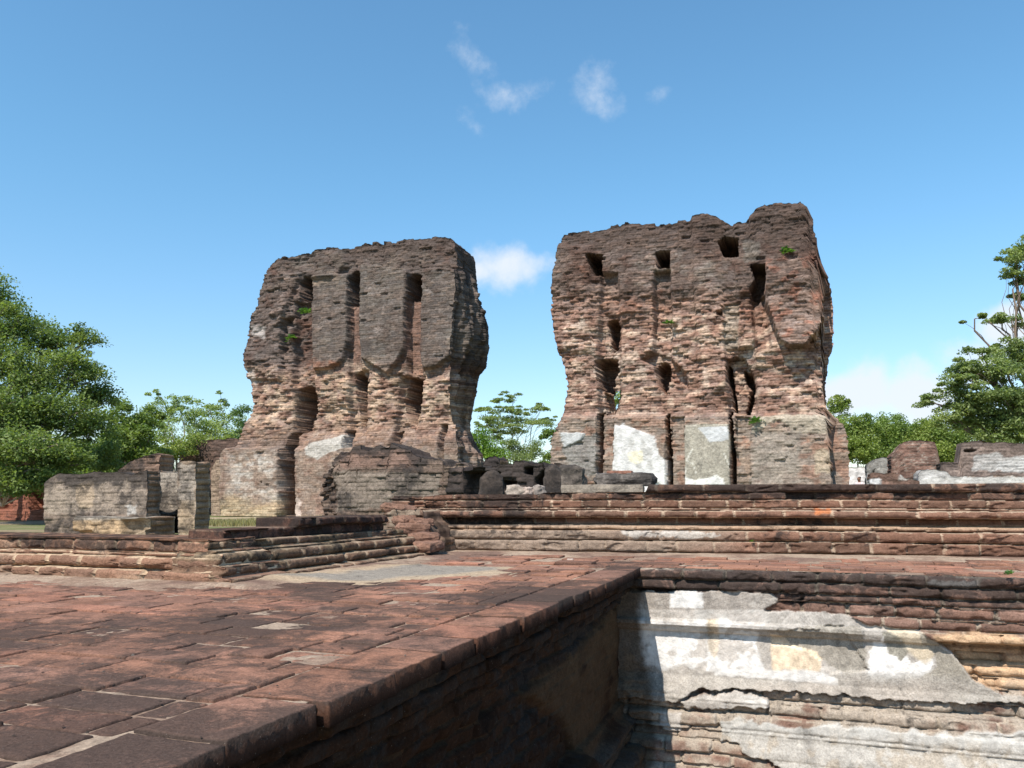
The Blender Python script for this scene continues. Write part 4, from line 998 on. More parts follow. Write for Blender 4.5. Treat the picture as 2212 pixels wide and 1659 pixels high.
ruin('square_pillar', fpl(8.35), t3([(1350, 362), (1400, 345), (1500, 350), (1520, 380), (1560, 386)]), t3([(1362, 330), (1362, 960)]), t3([(1505, 300), (1500, 700), (1482, 960)]),
     'square ruined pillar of pale plastered brick, right end of the low left walls', (.38, .30, .23), (.30, .22, .16), [(t3([(1370, 360), (1505, 380), (1490, 700), (1370, 650)]), (.40, .345, .29), .75), (t3([(1365, 650), (1490, 650), (1480, 940), (1365, 940)]), (.42, .31, .20), .6)],
     rough=.3, T=.27, res=.015, seed=107, ch=.052, bl=.22, relief=.45, lich=0.39, group=GR, cat='pillar', stepv=(.24, .02))
ruin('brick_buttress', fpl(bT - .35), t3([(1615, 420), (1660, 335), (1700, 335), (1716, 345)]), t3([(1620, 300), (1620, 800)]), t3([(1700, 300), (1692, 800)]),
     'narrow brick buttress standing beside the foot of the left palace wall', (.34, .26, .19), (.27, .2, .15), rough=.25, T=.62, res=.03, seed=109, lich=.25, cat='ruined wall', m=M_TOWER, stepv=(.24, .02))
ruin('ruined_wall', fpl(bT + 2.), t3([(1374, 205), (1420, 195), (1600, 182), (1860, 172), (2100, 172)]), t3([(1376, 150), (1374, 900)]), t3([(2100, 150), (2100, 900)]),
     'dark brown brick wall joining the left palace wall, in front of the airy trees', (.20, .12, .09), (.15, .10, .08), rough=.6, T=.8, res=.045, seed=111, lich=.5, m=M_TOWER, stepv=(.3, .04))
ruin('ruined_wall', fpl(10.6), t3([(880, 440), (920, 418), (970, 368), (1060, 332), (1150, 300), (1215, 292), (1240, 300)]), t3([(900, 300), (880, 900)]), t3([(1222, 250), (1222, 900)]),
     'brown brick stump with a sloping top, behind the low left wall', (.24, .15, .11), (.18, .12, .09), rough=.6, T=.33, res=.022, seed=113, ch=.052, bl=.22, lich=.45, group=GR)
ruin('brick_hut_wall', fpl(15.), t3([(-200, 560), (0, 560), (340, 568), (500, 570)]), t3([(-190, 500), (-190, 800)]), t3([(480, 500), (480, 800)]),
     'small red brick wall with dark openings, at the far left under the large tree', (.34, .14, .09), (.24, .10, .07), recs=[(t3([(-20, 575), (96, 575), (96, 720), (-20, 720)]), .28, 1), (t3([(226, 570), (305, 585), (335, 660), (335, 720), (226, 720)]), .28, 1)], rough=.3, T=.4, res=.03, seed=115, lich=.2)

# rounded central ruin ---------------------------------------------------
bC = 12.2
def out_c(px, py, a, z):
    a0 = float(fpl(bC).pix(820, 1000)[0]); q = (a - a0)
    st = .07 * np.floor((z - .95) / .075) * .35 * (z > .95)
    lf = pmask(px, py, t4([(470, 180), (600, 240), (640, 400), (650, 600), (470, 600)]), 2, 5)
    return -.11 * q * q - st - .22 * lf + .20 * lf * (hsh(np.floor(a / .15), np.floor(z / .08), 4) - .5)
ruin('rounded_ruin', fpl(bC), t4([(500, 260), (545, 240), (580, 228), (640, 190), (662, 155), (710, 140), (850, 134), (880, 112), (960, 120), (1000, 148), (1080, 172), (1130, 188), (1150, 212), (1240, 222), (1370, 244), (1450, 262), (1600, 262)]), t4([(525, 200), (560, 250), (515, 300), (520, 335), (488, 400), (492, 600)]), t4([(1500, 200), (1500, 600)]),
     'rounded grey-brown brick bastion with crumbling stepped top, before the left palace wall', (.20, .145, .11), (.15, .105, .082), [(t4([(600, 270), (1250, 290), (1250, 420), (900, 500), (620, 520)]), (.26, .22, .18), .55), (t4([(640, 150), (1130, 150), (1130, 260), (650, 260)]), (.21, .13, .10), .7)],
     rough=.55, T=.9, res=.022, seed=121, lich=.38, outx=out_c, topdark=.35, stepv=(.2, .11))
ruin('rough_ruin', fpl(10.6), tA([(520, 1265), (760, 1245), (1000, 1225), (1200, 1200), (1450, 1190), (1600, 1215), (1700, 1190), (1860, 1200), (1880, 1215)]), tA([(560, 1200), (520, 1700)]), tA([(1862, 1150), (1858, 1700)]),
     'dark rubbly brick wall with black hollows, between the rounded bastion and the right palace wall', (.17, .115, .09), (.12, .085, .07), recs=[(tA([(740, 1290), (900, 1275), (1150, 1300), (1150, 1700), (760, 1700)]), .34, 2), (tA([(1180, 1390), (1330, 1400), (1330, 1500), (1200, 1520)]), .3, 2), (tA([(1440, 1250), (1520, 1240), (1520, 1330), (1440, 1310)]), .25, 2), (tA([(1560, 1380), (1660, 1260), (1680, 1600), (1560, 1600)]), .3, 2)],
     rough=1.15, T=.6, res=.02, seed=123, lich=.66, stepv=(.15, .08))
ruin('rubble_mound', fpl(14.5), tA([(960, 1180), (985, 1120), (1040, 1100), (1100, 1110), (1145, 1150), (1160, 1200)]), tA([(965, 1050), (965, 1500)]), tA([(1152, 1050), (1152, 1500)]),
     'small dark domed brick stump behind the left end of the dark rubbly wall', (.13, .09, .07), (.10, .07, .06), rough=.8, T=.5, res=.03, seed=125, lich=.7, cat='brick stump')


# loose stones ---------------------------------------------------------------
def rock(name, loc, size, label, cat, col, seed, lich=.3, n=22, box=.5, rough=.12, rz=0., m=None, group=None, tilt=0.):
    """a weathered block: a cube sphere between box and ellipsoid with noise on it"""
    V_, F_ = [], []; t = np.linspace(-1, 1, n); u_, v_ = np.meshgrid(t, t); base = 0
    for ax in range(3):
        for sg in (-1, 1):
            p = np.zeros((n, n, 3)); p[..., ax] = sg; p[..., (ax + 1) % 3] = u_ * sg; p[..., (ax + 2) % 3] = v_
            V_.append(p.reshape(-1, 3)); i = np.arange(n * n).reshape(n, n) + base; F_.append(np.stack([i[:-1, :-1], i[:-1, 1:], i[1:, 1:], i[1:, :-1]], -1).reshape(-1, 4)); base += n * n
    p = np.concatenate(V_); s = p / np.linalg.norm(p, axis=1, keepdims=True); q = p * box + s * (1 - box) * 1.25
    sz = np.array(size) / 2; w_ = q * sz; sc_ = 2.2 / max(size)
    d = fbm(w_[:, 0] * sc_ * 1.5, w_[:, 1] * sc_ * 1.5, w_[:, 2] * sc_ * 3 + seed, seed, 5, .6) - .5
    st = hsh(np.floor(w_[:, 2] / .05 + .5 * d), seed, 3) - .5
    w_ = w_ + s * ((d * rough * 2 + st * rough * .25) * min(size) * 1.3)[:, None]
    w_[:, 2] += size[2] / 2
    w_[:, 2] = np.maximum(w_[:, 2], 0)
    c_, s_ = math.cos(tilt), math.sin(tilt); x, z = w_[:, 0].copy(), w_[:, 2].copy(); w_[:, 0] = x * c_ + z * s_; w_[:, 2] = -x * s_ + z * c_
    c = np.zeros((len(w_), 4)); c[:, :3] = np.array(col) * (1 + .6 * (fbm(w_[:, 0] * 9, w_[:, 1] * 9, w_[:, 2] * 9, seed + 1, 4) - .5))[:, None]; c[:, 3] = lich
    o = mesh(name, w_, np.concatenate(F_), m or M_STONE, c, loc=loc, rz=rz)
    return tag(o, label, cat, group)


def at(px, py, Y):
    X, y, Z = raydir(px, py); t = Y / y; return t * X, Y, EYE + t * Z


x, y, z = at(1062, 1030, 8.3); rock('standing_stone', (x, y, 0), (.25, .12, z + .02), 'dark upright stone with rounded top, before the black hollow of the rubbly wall', 'stone', (.085, .065, .052), 3, .5, box=.5, rz=.15, rough=.2)
x, y, z = at(1193, 1012, 8.3); rock('standing_stone', (x, y, 0), (.17, .14, z), 'dark upright stone post with a pale tip, left of the plaster-topped slab', 'stone', (.09, .07, .057), 7, .5, box=.65, rz=.05, rough=.16)
for k_, (px, py, w_, h_, lb, cl) in enumerate([(1113, 1062, .17, .09, 'small pale broken stone on the left, lying before the rubbly wall', (.40, .33, .27)), (1140, 1066, .14, .06, 'small pale broken stone, the middle one of three before the rubbly wall', (.38, .30, .25)), (1162, 1064, .11, .07, 'small grey broken stone nearest the upright stone post', (.26, .22, .19))]):
    x, y, z = at(px, py, 8.0); rock('broken_stone', (x, y, z - h_ - .02), (w_, .12, h_ + .08), lb, 'stone', cl, 20 + k_, .25, n=12, rough=.25, group='broken stones before the rubbly wall', rz=k_)
x, y, z = at(1234, 1026, 9.0); rock('grey_block', (x, y, .30), (.30, .22, z - .30 + .09), 'grey plastered masonry block leaning at the left foot of the right palace wall', 'stone block', (.17, .14, .115), 13, .5, n=26, box=.45, rough=.26, rz=-.2)
# slab on the plinth wall, and the ledge rock lying on it
a_, z_ = pB.pix(1302, 1056, .16); p_ = pB.o + pB.x * a_ + pB.y * .2
rock('stone_slab', (p_[0], p_[1], .535), (.76, .30, .075), 'long pale grey plaster slab lying on the left part of the moulded plinth', 'stone slab', (.30, .255, .205), 31, .35, n=40, box=.93, rough=.08, rz=-ANG)
a_, z_ = pB.pix(1348, 1045, .3); p_ = pB.o + pB.x * a_ + pB.y * .42
rock('masonry_lump', (p_[0], p_[1], .600), (.56, .30, .125), 'flat dark lump of fallen masonry resting on the long pale slab', 'masonry lump', (.19, .165, .145), 37, .55, n=40, box=.55, rough=.20, rz=-ANG)
a_, z_ = pB.pix(1338, 1028, .3); p_ = pB.o + pB.x * a_ + pB.y * .40
rock('loose_brick', (p_[0], p_[1], .703), (.24, .14, .045), 'worn red brick lying on the flat dark lump of fallen masonry', 'brick', (.24, .12, .085), 39, .3, n=14, box=.8, rough=.1, rz=-ANG - .1)
for k_, (px, py, w_, h_, lb, cl) in enumerate([(1028, 1186, .07, .035, 'tiny white stone chip lying on the terrace floor against the plinth wall', (.66, .60, .54)), (1203, 1187, .07, .025, 'tiny yellowish stone chip on the terrace floor against the plinth wall', (.55, .43, .26)),
        (1232, 1208, .05, .012, 'tiny flat pale chip out on the terrace floor', (.5, .40, .34))]):
    X_, Y_, Z_ = raydir(px, py + 3); t_ = -EYE / Z_; rock('stone_chip', (t_ * X_, t_ * Y_, -.004), (w_, w_ * .7, h_ + .006), lb, 'stone chip', cl, 50 + k_, 0., n=8, rough=.25, group='stone chips on the terrace floor')

# raised worn bricks along the plinth foot near the right edge and rubble at the broken left end of the plinth
rng = random.Random(8)
ruin('rubble_heap', fpl(6.42), [(800, 1118), (838, 1112), (850, 1100), (880, 1098), (905, 1104), (915, 1128), (930, 1142), (936, 1160), (945, 1178)], [(826, 1080), (826, 1130), (862, 1150), (872, 1200)], [(935, 1080), (945, 1210)],
     'earthy rubble heap in the corner between the stepped plinth and the moulded plinth', (.23, .14, .10), (.17, .12, .09), [([(830, 1100), (900, 1098), (900, 1130), (840, 1140)], (.30, .24, .18), .7)], rough=1.3, T=.5, res=.009, seed=127, lich=.3, cat='rubble heap', ch=.065, bl=.24, m=M_NEAR, stepv=(.2, .05), zb=-.03)
lbr = [(860, 1098, 'dark broken brick at the very tip of the ruined plinth end'), (893, 1140, 'brown broken brick on top of the rubble heap at the plinth end'), (915, 1160, 'long brown broken brick in the middle of the rubble heap at the plinth end'), (925, 1178, 'lowest broken brick of the rubble heap at the plinth end'), (880, 1122, 'flat broken brick at the back of the rubble heap at the plinth end'), (905, 1128, 'small reddish broken brick high on the rubble heap at the plinth end')]
for k_, (px, py, lb) in enumerate(lbr):
    Y_ = 6.75 + (1190 - py) * .007; x, y, z = at(px, py, Y_); rock('rubble_brick', (x, y, max(-.01, z - .05)), (.30 - .02 * k_, .20, .085), lb, 'brick', (.24, .135, .095), 70 + k_, .35, n=18, box=.6, rough=.2, rz=.6 + rng.uniform(-.5, .5), group='rubble bricks at the broken plinth end', tilt=rng.uniform(-.12, .12))

# ------------------------------------------------------------------ far walls on the right
ruin('white_wall', fpl(47.), tF([(100, 470), (285, 474), (480, 476), (600, 476)]), tF([(100, 400), (100, 700)]), tF([(620, 400), (620, 700)]), 'distant white plastered wall behind the person, just right of the right palace wall', (.62, .58, .56), (.56, .52, .50), rough=.05, T=.5, res=.12, seed=131, lich=.1, relief=.3, m=M_TOWER)
ruin('grey_wall', fpl(26.), tF([(470, 445), (520, 402), (560, 380), (640, 368), (720, 368), (760, 376)]), tF([(474, 300), (472, 700)]), tF([(770, 300), (770, 700)]), 'grey plastered wall stub with a crack, left of the rounded brick chunk on the far right', (.34, .33, .31), (.28, .27, .25), [(tF([(475, 560), (620, 560), (620, 700), (475, 700)]), (.60, .59, .57), .8)], recs=[(tF([(538, 380), (550, 380), (550, 540), (540, 540)]), .2, .6)], rough=.12, T=.6, res=.05, seed=133, lich=.2, relief=.5, m=M_TOWER)
ruin('brick_chunk', fpl(24.), tF([(738, 345), (800, 290), (830, 240), (880, 195), (940, 180), (1040, 172), (1140, 180), (1225, 205), (1252, 270), (1275, 380), (1300, 480)]), tF([(742, 200), (748, 700)]), tF([(1300, 150), (1300, 700)]), 'round-topped chunk of bare brick wall with pale joints, far right in front of the bushes', (.25, .145, .11), (.19, .115, .09), rough=.35, T=.9, res=.035, seed=135, lich=.35, mort=(.42, .34, .28), m=M_TOWER, topdark=.4)
ruin('plastered_wall', fpl(22.), tF([(1290, 440), (1400, 432), (1490, 440), (1505, 300), (1512, 200), (1560, 192), (1900, 198), (2400, 205), (2800, 210)]), tF([(1285, 300), (1285, 700)]), tF([(2790, 100), (2790, 700)]), 'long wall with a dark top and white plaster, at the far right edge', (.26, .20, .17), (.20, .15, .125), [(tF([(1640, 340), (1900, 330), (2110, 370), (2400, 340), (2700, 300), (2700, 540), (1640, 520)]), (.47, .45, .42), .85), (tF([(1900, 420), (2140, 380), (2300, 400), (2700, 400), (2700, 540), (1900, 520)]), (.55, .53, .50), .8)],
     recs=[(tF([(1540, 285), (1680, 285), (1640, 310), (1560, 305)]), .3, 1)], rough=.25, T=.6, res=.04, seed=137, lich=.3, topdark=.5, m=M_TOWER)
ruin('grey_block_wall', fpl(20.6), tF([(1040, 560), (1075, 505), (1200, 495), (1350, 515), (1400, 570), (1700, 572), (2300, 560), (2800, 540)]), tF([(1040, 300), (1040, 700)]), tF([(2790, 300), (2790, 700)]), 'low whitewashed ledge with a brown top, in front of the long plastered wall at far right', (.50, .48, .46), (.44, .42, .40), [(tF([(1400, 520), (2800, 500), (2800, 590), (1400, 590)]), (.23, .155, .12), .95), (tF([(1060, 590), (2800, 590), (2800, 720), (1060, 720)]), (.52, .50, .47), .8)], rough=.2, T=.8, res=.04, seed=139, lich=.15, relief=.4, m=M_TOWER)
ruin('low_brick_ledge', fpl(20.2), tF([(500, 560), (520, 548), (840, 545), (900, 600), (1000, 625), (1060, 640)]), tF([(505, 300), (505, 700)]), tF([(1060, 300), (1060, 700)]), 'low brown brick ledge in front of the grey stub and the rounded brick chunk', (.24, .145, .11), (.18, .11, .085), [(tF([(840, 560), (1000, 560), (1000, 620), (840, 610)]), (.5, .48, .45), .8), (tF([(480, 600), (620, 600), (620, 660), (480, 660)]), (.62, .62, .62), .9)], rough=.5, T=.7, res=.04, seed=141, lich=.25, m=M_TOWER)

# ------------------------------------------------------------------ trees
def tube(P, Rr, sides=7, seed=0):
    P = np.array(P, float); n = len(P); d = np.gradient(P, axis=0); d /= np.linalg.norm(d, axis=1, keepdims=True) + 1e-9
    up = np.where(np.abs(d[:, 2:3]) > .9, [[1., 0, 0]], [[0, 0, 1.]]); s_ = np.cross(d, up); s_ /= np.linalg.norm(s_, axis=1, keepdims=True) + 1e-9; t_ = np.cross(d, s_)
    an = np.linspace(0, 2 * math.pi, sides, endpoint=False); rr = np.asarray(Rr)[:, None, None]
    v = P[:, None] + rr * (np.cos(an)[None, :, None] * s_[:, None] + np.sin(an)[None, :, None] * t_[:, None])
    i = np.arange(n * sides).reshape(n, sides); f = np.stack([i[:-1], np.roll(i, -1, 1)[:-1], np.roll(i, -1, 1)[1:], i[1:]], -1).reshape(-1, 4)
    return v.reshape(-1, 3), f


def bend(p, q, n, amp, rg, sag=0.):
    p, q = np.array(p, float), np.array(q, float); t = np.linspace(0, 1, n)[:, None]; L = np.linalg.norm(q - p)
    o = np.cumsum(rg.normal(0, 1, (n, 3)), 0); o -= o[0] + (o[-1] - o[0]) * t; P = p + (q - p) * t + o * amp * L / math.sqrt(n)
    P[:, 2] += sag * L * (4 * t[:, 0] * (1 - t[:, 0])); return P


def tree(name, base, clumps, label, cat='tree', leaf=.10, dens=.5, cols=((.05, .09, .025), (.09, .15, .035)), bark=None, r0=.25, seed=1, group=None, flat=.55, fork=.35, sub=.16, branches=True, subn=1.0, thick=1.):
    """base: world xyz; clumps: (px, py, rx, ry, Y) with sizes in photo pixels, turned into metres at depth Y"""
    rg = np.random.default_rng(seed); root = empty(name, base); tag(root, label, cat, group); B = np.array(base)
    TV, TF_, nb = [], [], 0
    def addt(P, Rr, sd=6):
        nonlocal nb
        v, f = tube(P, Rr, sd); TV.append(v - B); TF_.append(f + nb); nb += len(v)
    cent = [np.array(at(c[0], c[1], c[4])) for c in clumps]
    top = np.mean(cent, 0); fk = B + (top - B) * fork; fk[:2] = B[:2] + (top - B)[:2] * fork * .5
    tr = bend(B - [0, 0, .2], fk, 7, .05, rg); addt(tr, np.linspace(r0, r0 * .72, 7), 9)
    LV, LC = [], []
    for c, ce in zip(clumps, cent):
        s_ = c[4] / F; rx, rz_ = c[2] * s_, c[3] * s_; ry = rx * .9 * thick
        if branches:
            st = tr[rg.integers(3, 7)]; br = bend(st, ce - [0, 0, rz_ * .3], 9, .10, rg, .06); rb = r0 * .34; addt(br, np.linspace(rb, rb * .3, 9))
        k = max(3, int(subn * c[2] * c[3] / 95))
        n = int(c[2] * c[3] * dens * 1.9 * math.pi / k) + 3
        dr = rg.normal(0, 1, (k, 3)); dr /= np.linalg.norm(dr, axis=1, keepdims=True); dr *= (rg.random((k, 1)) ** .45)
        sc = ce + dr * [rx, ry, rz_]
        for q in range(k):
            if branches and q % 2 == 0:
                b0 = br[rg.integers(4, 9)]; tw = bend(b0, sc[q], 5, .12, rg, .04); addt(tw, np.linspace(rb * .28, rb * .06, 5), 4)
            ss = 1.45 * sub * (rx + rz_) * rg.uniform(.6, 1.4) / math.sqrt(max(subn, .3)); p = rg.normal(0, 1, (n, 3)); p /= (np.linalg.norm(p, axis=1, keepdims=True)); p *= rg.random((n, 1)) ** .5
            p = sc[q] + p * ss * [1.35, 1.35, flat * 1.3]
            p[:, 2] -= .25 * ss * ((p[:, 0] - sc[q][0]) ** 2 + (p[:, 1] - sc[q][1]) ** 2) / (ss * ss + 1e-6) * flat
            LV.append(p); t = rg.random() ; cc = (np.array(cols[0]) * (1 - t) + np.array(cols[1]) * t) * 1.45
            LC.append(np.tile(cc, (n, 1)) * rg.uniform(.75, 1.25, (n, 1)))
    P = np.concatenate(LV); Cc = np.concatenate(LC); n = len(P)
    nr = rg.normal(0, 1, (n, 3)); nr[:, 2] = np.abs(nr[:, 2]) + .35; nr /= np.linalg.norm(nr, axis=1, keepdims=True)
    a_ = np.cross(nr, rg.normal(0, 1, (n, 3))); a_ /= np.linalg.norm(a_, axis=1, keepdims=True) + 1e-9; b_ = np.cross(nr, a_)
    L = leaf * .66 * rg.uniform(.6, 1.35, (n, 1)); v = np.stack([P - a_ * L * .5, P + b_ * L * .28, P + a_ * L * .5, P - b_ * L * .28], 1).reshape(-1, 3) - B
    f = np.arange(4 * n).reshape(n, 4)
    mesh('crown', v, f, M_LEAF, np.repeat(Cc, 4, 0), parent=root)
    mesh('trunk', np.concatenate(TV), np.concatenate(TF_), bark or M_BARK, parent=root, smooth=True)
    return root


def foot(px, Y): return (at(px, 1085, Y)[0], Y, 0.)


G1 = ((.072, .112, .040), (.155, .200, .065)); G2 = ((.085, .130, .035), (.145, .190, .055)); G3 = ((.14, .19, .07), (.22, .27, .11)); G4 = ((.055, .10, .040), (.11, .16, .05)); G5 = ((.13, .17, .045), (.20, .23, .07))
tree('broad_leaf_tree', foot(-140, 19), [(-30, 640, 80, 60, 19), (30, 690, 55, 50, 18.5), (-60, 760, 90, 60, 18), (110, 740, 62, 48, 19), (175, 735, 42, 34, 19.5), (60, 800, 80, 50, 18), (165, 810, 62, 50, 18.5), (205, 850, 42, 42, 19),
      (20, 880, 90, 50, 17.5), (130, 890, 80, 48, 18), (195, 920, 50, 36, 18.5), (-40, 950, 90, 50, 17.5), (60, 960, 90, 44, 17), (150, 985, 70, 44, 18), (20, 1030, 80, 36, 17), (100, 1035, 70, 28, 17.5), (228, 985, 40, 40, 19.5), (-80, 850, 80, 60, 18)],
     'large dark green broad-leaved tree filling the left edge, with bare branches showing inside', leaf=.105, dens=.27, cols=G1, bark=M_BARKP, r0=.30, seed=2, flat=.62, subn=1.1)
tree('bushy_tree', foot(270, 27), [(270, 905, 40, 44, 27), (300, 955, 44, 44, 26.5), (245, 960, 44, 40, 26), (330, 905, 30, 26, 28), (290, 1010, 50, 34, 26), (220, 1020, 50, 34, 26)],
     'bright green bushy tree between the large left tree and the airy trees', leaf=.15, dens=.42, cols=G2, r0=.16, seed=3, group='trees behind the left walls')
tree('airy_tree', foot(375, 38), [(350, 885, 34, 26, 38), (392, 872, 34, 22, 38), (420, 900, 40, 26, 37.5), (370, 930, 44, 24, 37), (340, 850, 22, 12, 38)], 'pale airy tree with thin trunks, nearest the bushy tree on the left', leaf=.15, dens=.25, cols=G3, bark=M_BARKP, r0=.14, seed=4, group='trees behind the left walls', subn=1.5)
tree('airy_tree', foot(465, 40), [(455, 880, 34, 22, 40), (490, 905, 36, 26, 40), (440, 925, 44, 24, 39), (500, 935, 44, 22, 39), (478, 858, 14, 14, 40)], 'pale airy tree in the middle of the row, above the dark brown joining wall', leaf=.16, dens=.26, cols=G3, bark=M_BARKP, r0=.14, seed=5, group='trees behind the left walls', subn=1.5)
tree('airy_tree', foot(535, 36), [(530, 900, 26, 24, 36), (545, 930, 30, 24, 36), (515, 945, 26, 22, 36)], 'darker small tree touching the left edge of the left palace wall', leaf=.14, dens=.33, cols=G4, r0=.12, seed=6, group='trees behind the left walls')
tree('bushy_tree', foot(120, 34), [(120, 1000, 70, 50, 34), (40, 1010, 70, 50, 34), (200, 990, 60, 50, 34), (300, 985, 50, 50, 34), (0, 960, 70, 60, 34), (250, 1030, 70, 36, 34)], 'green tree mass low behind the large left tree', leaf=.18, dens=.42, cols=G2, r0=.16, seed=14, group='trees behind the left walls')
tree('shrub', foot(385, 30), [(380, 965, 50, 26, 30), (430, 950, 50, 18, 31), (350, 985, 40, 26, 29), (490, 955, 40, 16, 32)], 'yellow-green shrubs growing in front of the airy trees, left of the dark joining wall', 'shrub', leaf=.14, dens=.4, cols=G5, r0=.07, seed=7, group='shrubs')
tree('umbrella_tree', foot(1105, 44), [(1080, 866, 30, 10, 44), (1100, 853, 30, 8, 44), (1048, 884, 34, 12, 44), (1110, 884, 40, 14, 43), (1160, 888, 36, 12, 44), (1090, 905, 50, 14, 43.5), (1150, 912, 50, 14, 43), (1045, 912, 34, 14, 43), (1175, 872, 20, 4, 44), (1190, 905, 24, 10, 44), (1120, 925, 50, 12, 43), (1060, 935, 40, 14, 43)],
     'thin layered umbrella tree with fine branches, seen through the gap between the two palace walls', leaf=.15, dens=.5, cols=((.12, .16, .06), (.19, .23, .09)), bark=M_BARK, r0=.09, seed=8, subn=2.6, flat=.3, sub=.2)
tree('shrub', foot(1045, 34), [(1040, 955, 36, 30, 34), (1065, 975, 36, 26, 33.5), (1010, 980, 36, 30, 34)], 'bright green shrub in the gap, beside the left palace wall', 'shrub', leaf=.14, dens=.45, cols=((.09, .16, .03), (.14, .22, .04)), r0=.08, seed=9, group='shrubs')
tree('shrub', foot(1130, 38), [(1115, 965, 40, 22, 38), (1150, 975, 36, 26, 37.5), (1120, 990, 50, 18, 37)], 'pale grey-green shrub with thin stems in the middle of the gap', 'shrub', leaf=.13, dens=.36, cols=((.11, .14, .06), (.16, .20, .08)), bark=M_BARKP, r0=.08, seed=10, group='shrubs')
tree('shrub', foot(1195, 33), [(1190, 940, 22, 24, 33), (1205, 970, 28, 30, 33), (1185, 990, 26, 20, 33)], 'bright green shrub in the gap, against the right palace wall', 'shrub', leaf=.14, dens=.42, cols=G2, r0=.08, seed=11, group='shrubs')
tree('shrub', foot(1330, 34), [(1325, 870, 24, 26, 36), (1340, 910, 24, 24, 36)], 'small green tree top glimpsed through the hole in the right palace wall', 'tree', leaf=.15, dens=.3, cols=G3, r0=.10, seed=12)
tree('spreading_tree', foot(2320, 30), [(2195, 560, 46, 22, 30), (2225, 540, 50, 30, 30), (2185, 590, 34, 10, 30), (2105, 687, 40, 7, 29.5), (2135, 692, 40, 8, 29.5), (2165, 688, 34, 8, 29.5), (2205, 640, 30, 14, 30), (2200, 600, 34, 14, 30), (2230, 690, 50, 12, 30),
      (2190, 745, 50, 18, 29), (2120, 760, 44, 16, 28.5), (2080, 782, 36, 14, 28.5), (2160, 800, 70, 26, 28), (2220, 780, 50, 40, 29), (2080, 825, 50, 20, 28), (2130, 850, 70, 26, 28), (2200, 860, 60, 40, 28), (2050, 842, 48, 18, 28.5), (2010, 866, 38, 12, 29), (2085, 800, 48, 20, 28.5), (2060, 905, 50, 22, 28.5), (2120, 890, 60, 30, 28.5), (2070, 880, 50, 16, 28.5), (2150, 910, 60, 30, 28.5), (2210, 920, 50, 36, 28), (2160, 945, 50, 24, 28), (2300, 800, 60, 80, 30), (2300, 900, 60, 60, 30)],
     'large spreading tree with layered dark foliage at the right edge', leaf=.145, dens=.36, cols=((.105, .145, .06), (.19, .23, .09)), bark=M_BARK, r0=.22, seed=13, flat=.42, subn=1.3, fork=.5)
hb = [(1815, 880, 30, 26, 44, 'tall yellow-green bush peeking out beside the right palace wall'), (1850, 930, 50, 34, 40, 'yellow-green bush nearest the right palace wall'), (1920, 935, 54, 36, 41, 'yellow-green bush behind the rounded brick chunk'), (2000, 940, 54, 36, 40, 'yellow-green bush between the rounded chunk and the spreading tree'), (2075, 945, 54, 36, 39, 'yellow-green bush in front of the spreading tree'), (1960, 950, 50, 34, 44, 'yellow-green bush farthest back, filling between the two behind the rounded chunk'), (2150, 955, 54, 30, 38, 'yellow-green bush behind the long plastered wall at the right edge')]
for k_, (px, py, rx, ry, Y_, lb) in enumerate(hb):
    Y_ += 12
    tree('bush', foot(px, Y_), [(px, py, rx, ry, Y_), (px - 20, py + 40, rx * .9, ry, Y_ - .5), (px + 22, py + 45, rx * .9, ry, Y_ - .8), (px + 5, py - ry * .5, rx * .6, ry * .6, Y_)] + ([(px, py + 90, rx, 30, Y_)] if k_ == 0 else []), lb, 'bush', leaf=.22, dens=.5, cols=((.105, .15, .04), (.18, .22, .06)) if k_ != 2 else ((.085, .135, .04), (.15, .20, .055)), r0=.10, seed=30 + k_, group='bushes behind the far right walls', subn=1.3, flat=.7)


def woodland():
    rg = np.random.default_rng(77); V_, C_ = [], []
    for k in range(300):
        an = rg.uniform(-1.25, 1.25); d = rg.uniform(110, 190); c = np.array([math.sin(an) * d, math.cos(an) * d, 0]); h = rg.uniform(2.6, 4.6) * d / 120; r = rg.uniform(5, 9)
        n = 170; p = rg.normal(0, 1, (n, 3)); p /= np.linalg.norm(p, axis=1, keepdims=True); p *= rg.random((n, 1)) ** .35; p = c + p * [r, r, h * .55] + [0, 0, h * .5]; p[:, 2] = np.maximum(p[:, 2], .2)
        nr = rg.normal(0, 1, (n, 3)) + [0, 0, .4]; nr /= np.linalg.norm(nr, axis=1, keepdims=True); a_ = np.cross(nr, rg.normal(0, 1, (n, 3))); a_ /= np.linalg.norm(a_, axis=1, keepdims=True); b_ = np.cross(nr, a_); L = rg.uniform(.5, 1.3, (n, 1))
        V_.append(np.stack([p - a_ * L * .6, p + b_ * L * .4, p + a_ * L * .6, p - b_ * L * .4], 1).reshape(-1, 3)); C_.append(np.tile(np.array([.11, .15, .06]) * rg.uniform(.7, 1.35), (4 * n, 1)))
    v = np.concatenate(V_); tag(mesh('distant_woodland', v, np.arange(len(v)).reshape(-1, 4), M_LEAF, np.concatenate(C_)), 'low green woodland along the horizon', 'woodland', kind='stuff')


woodland()


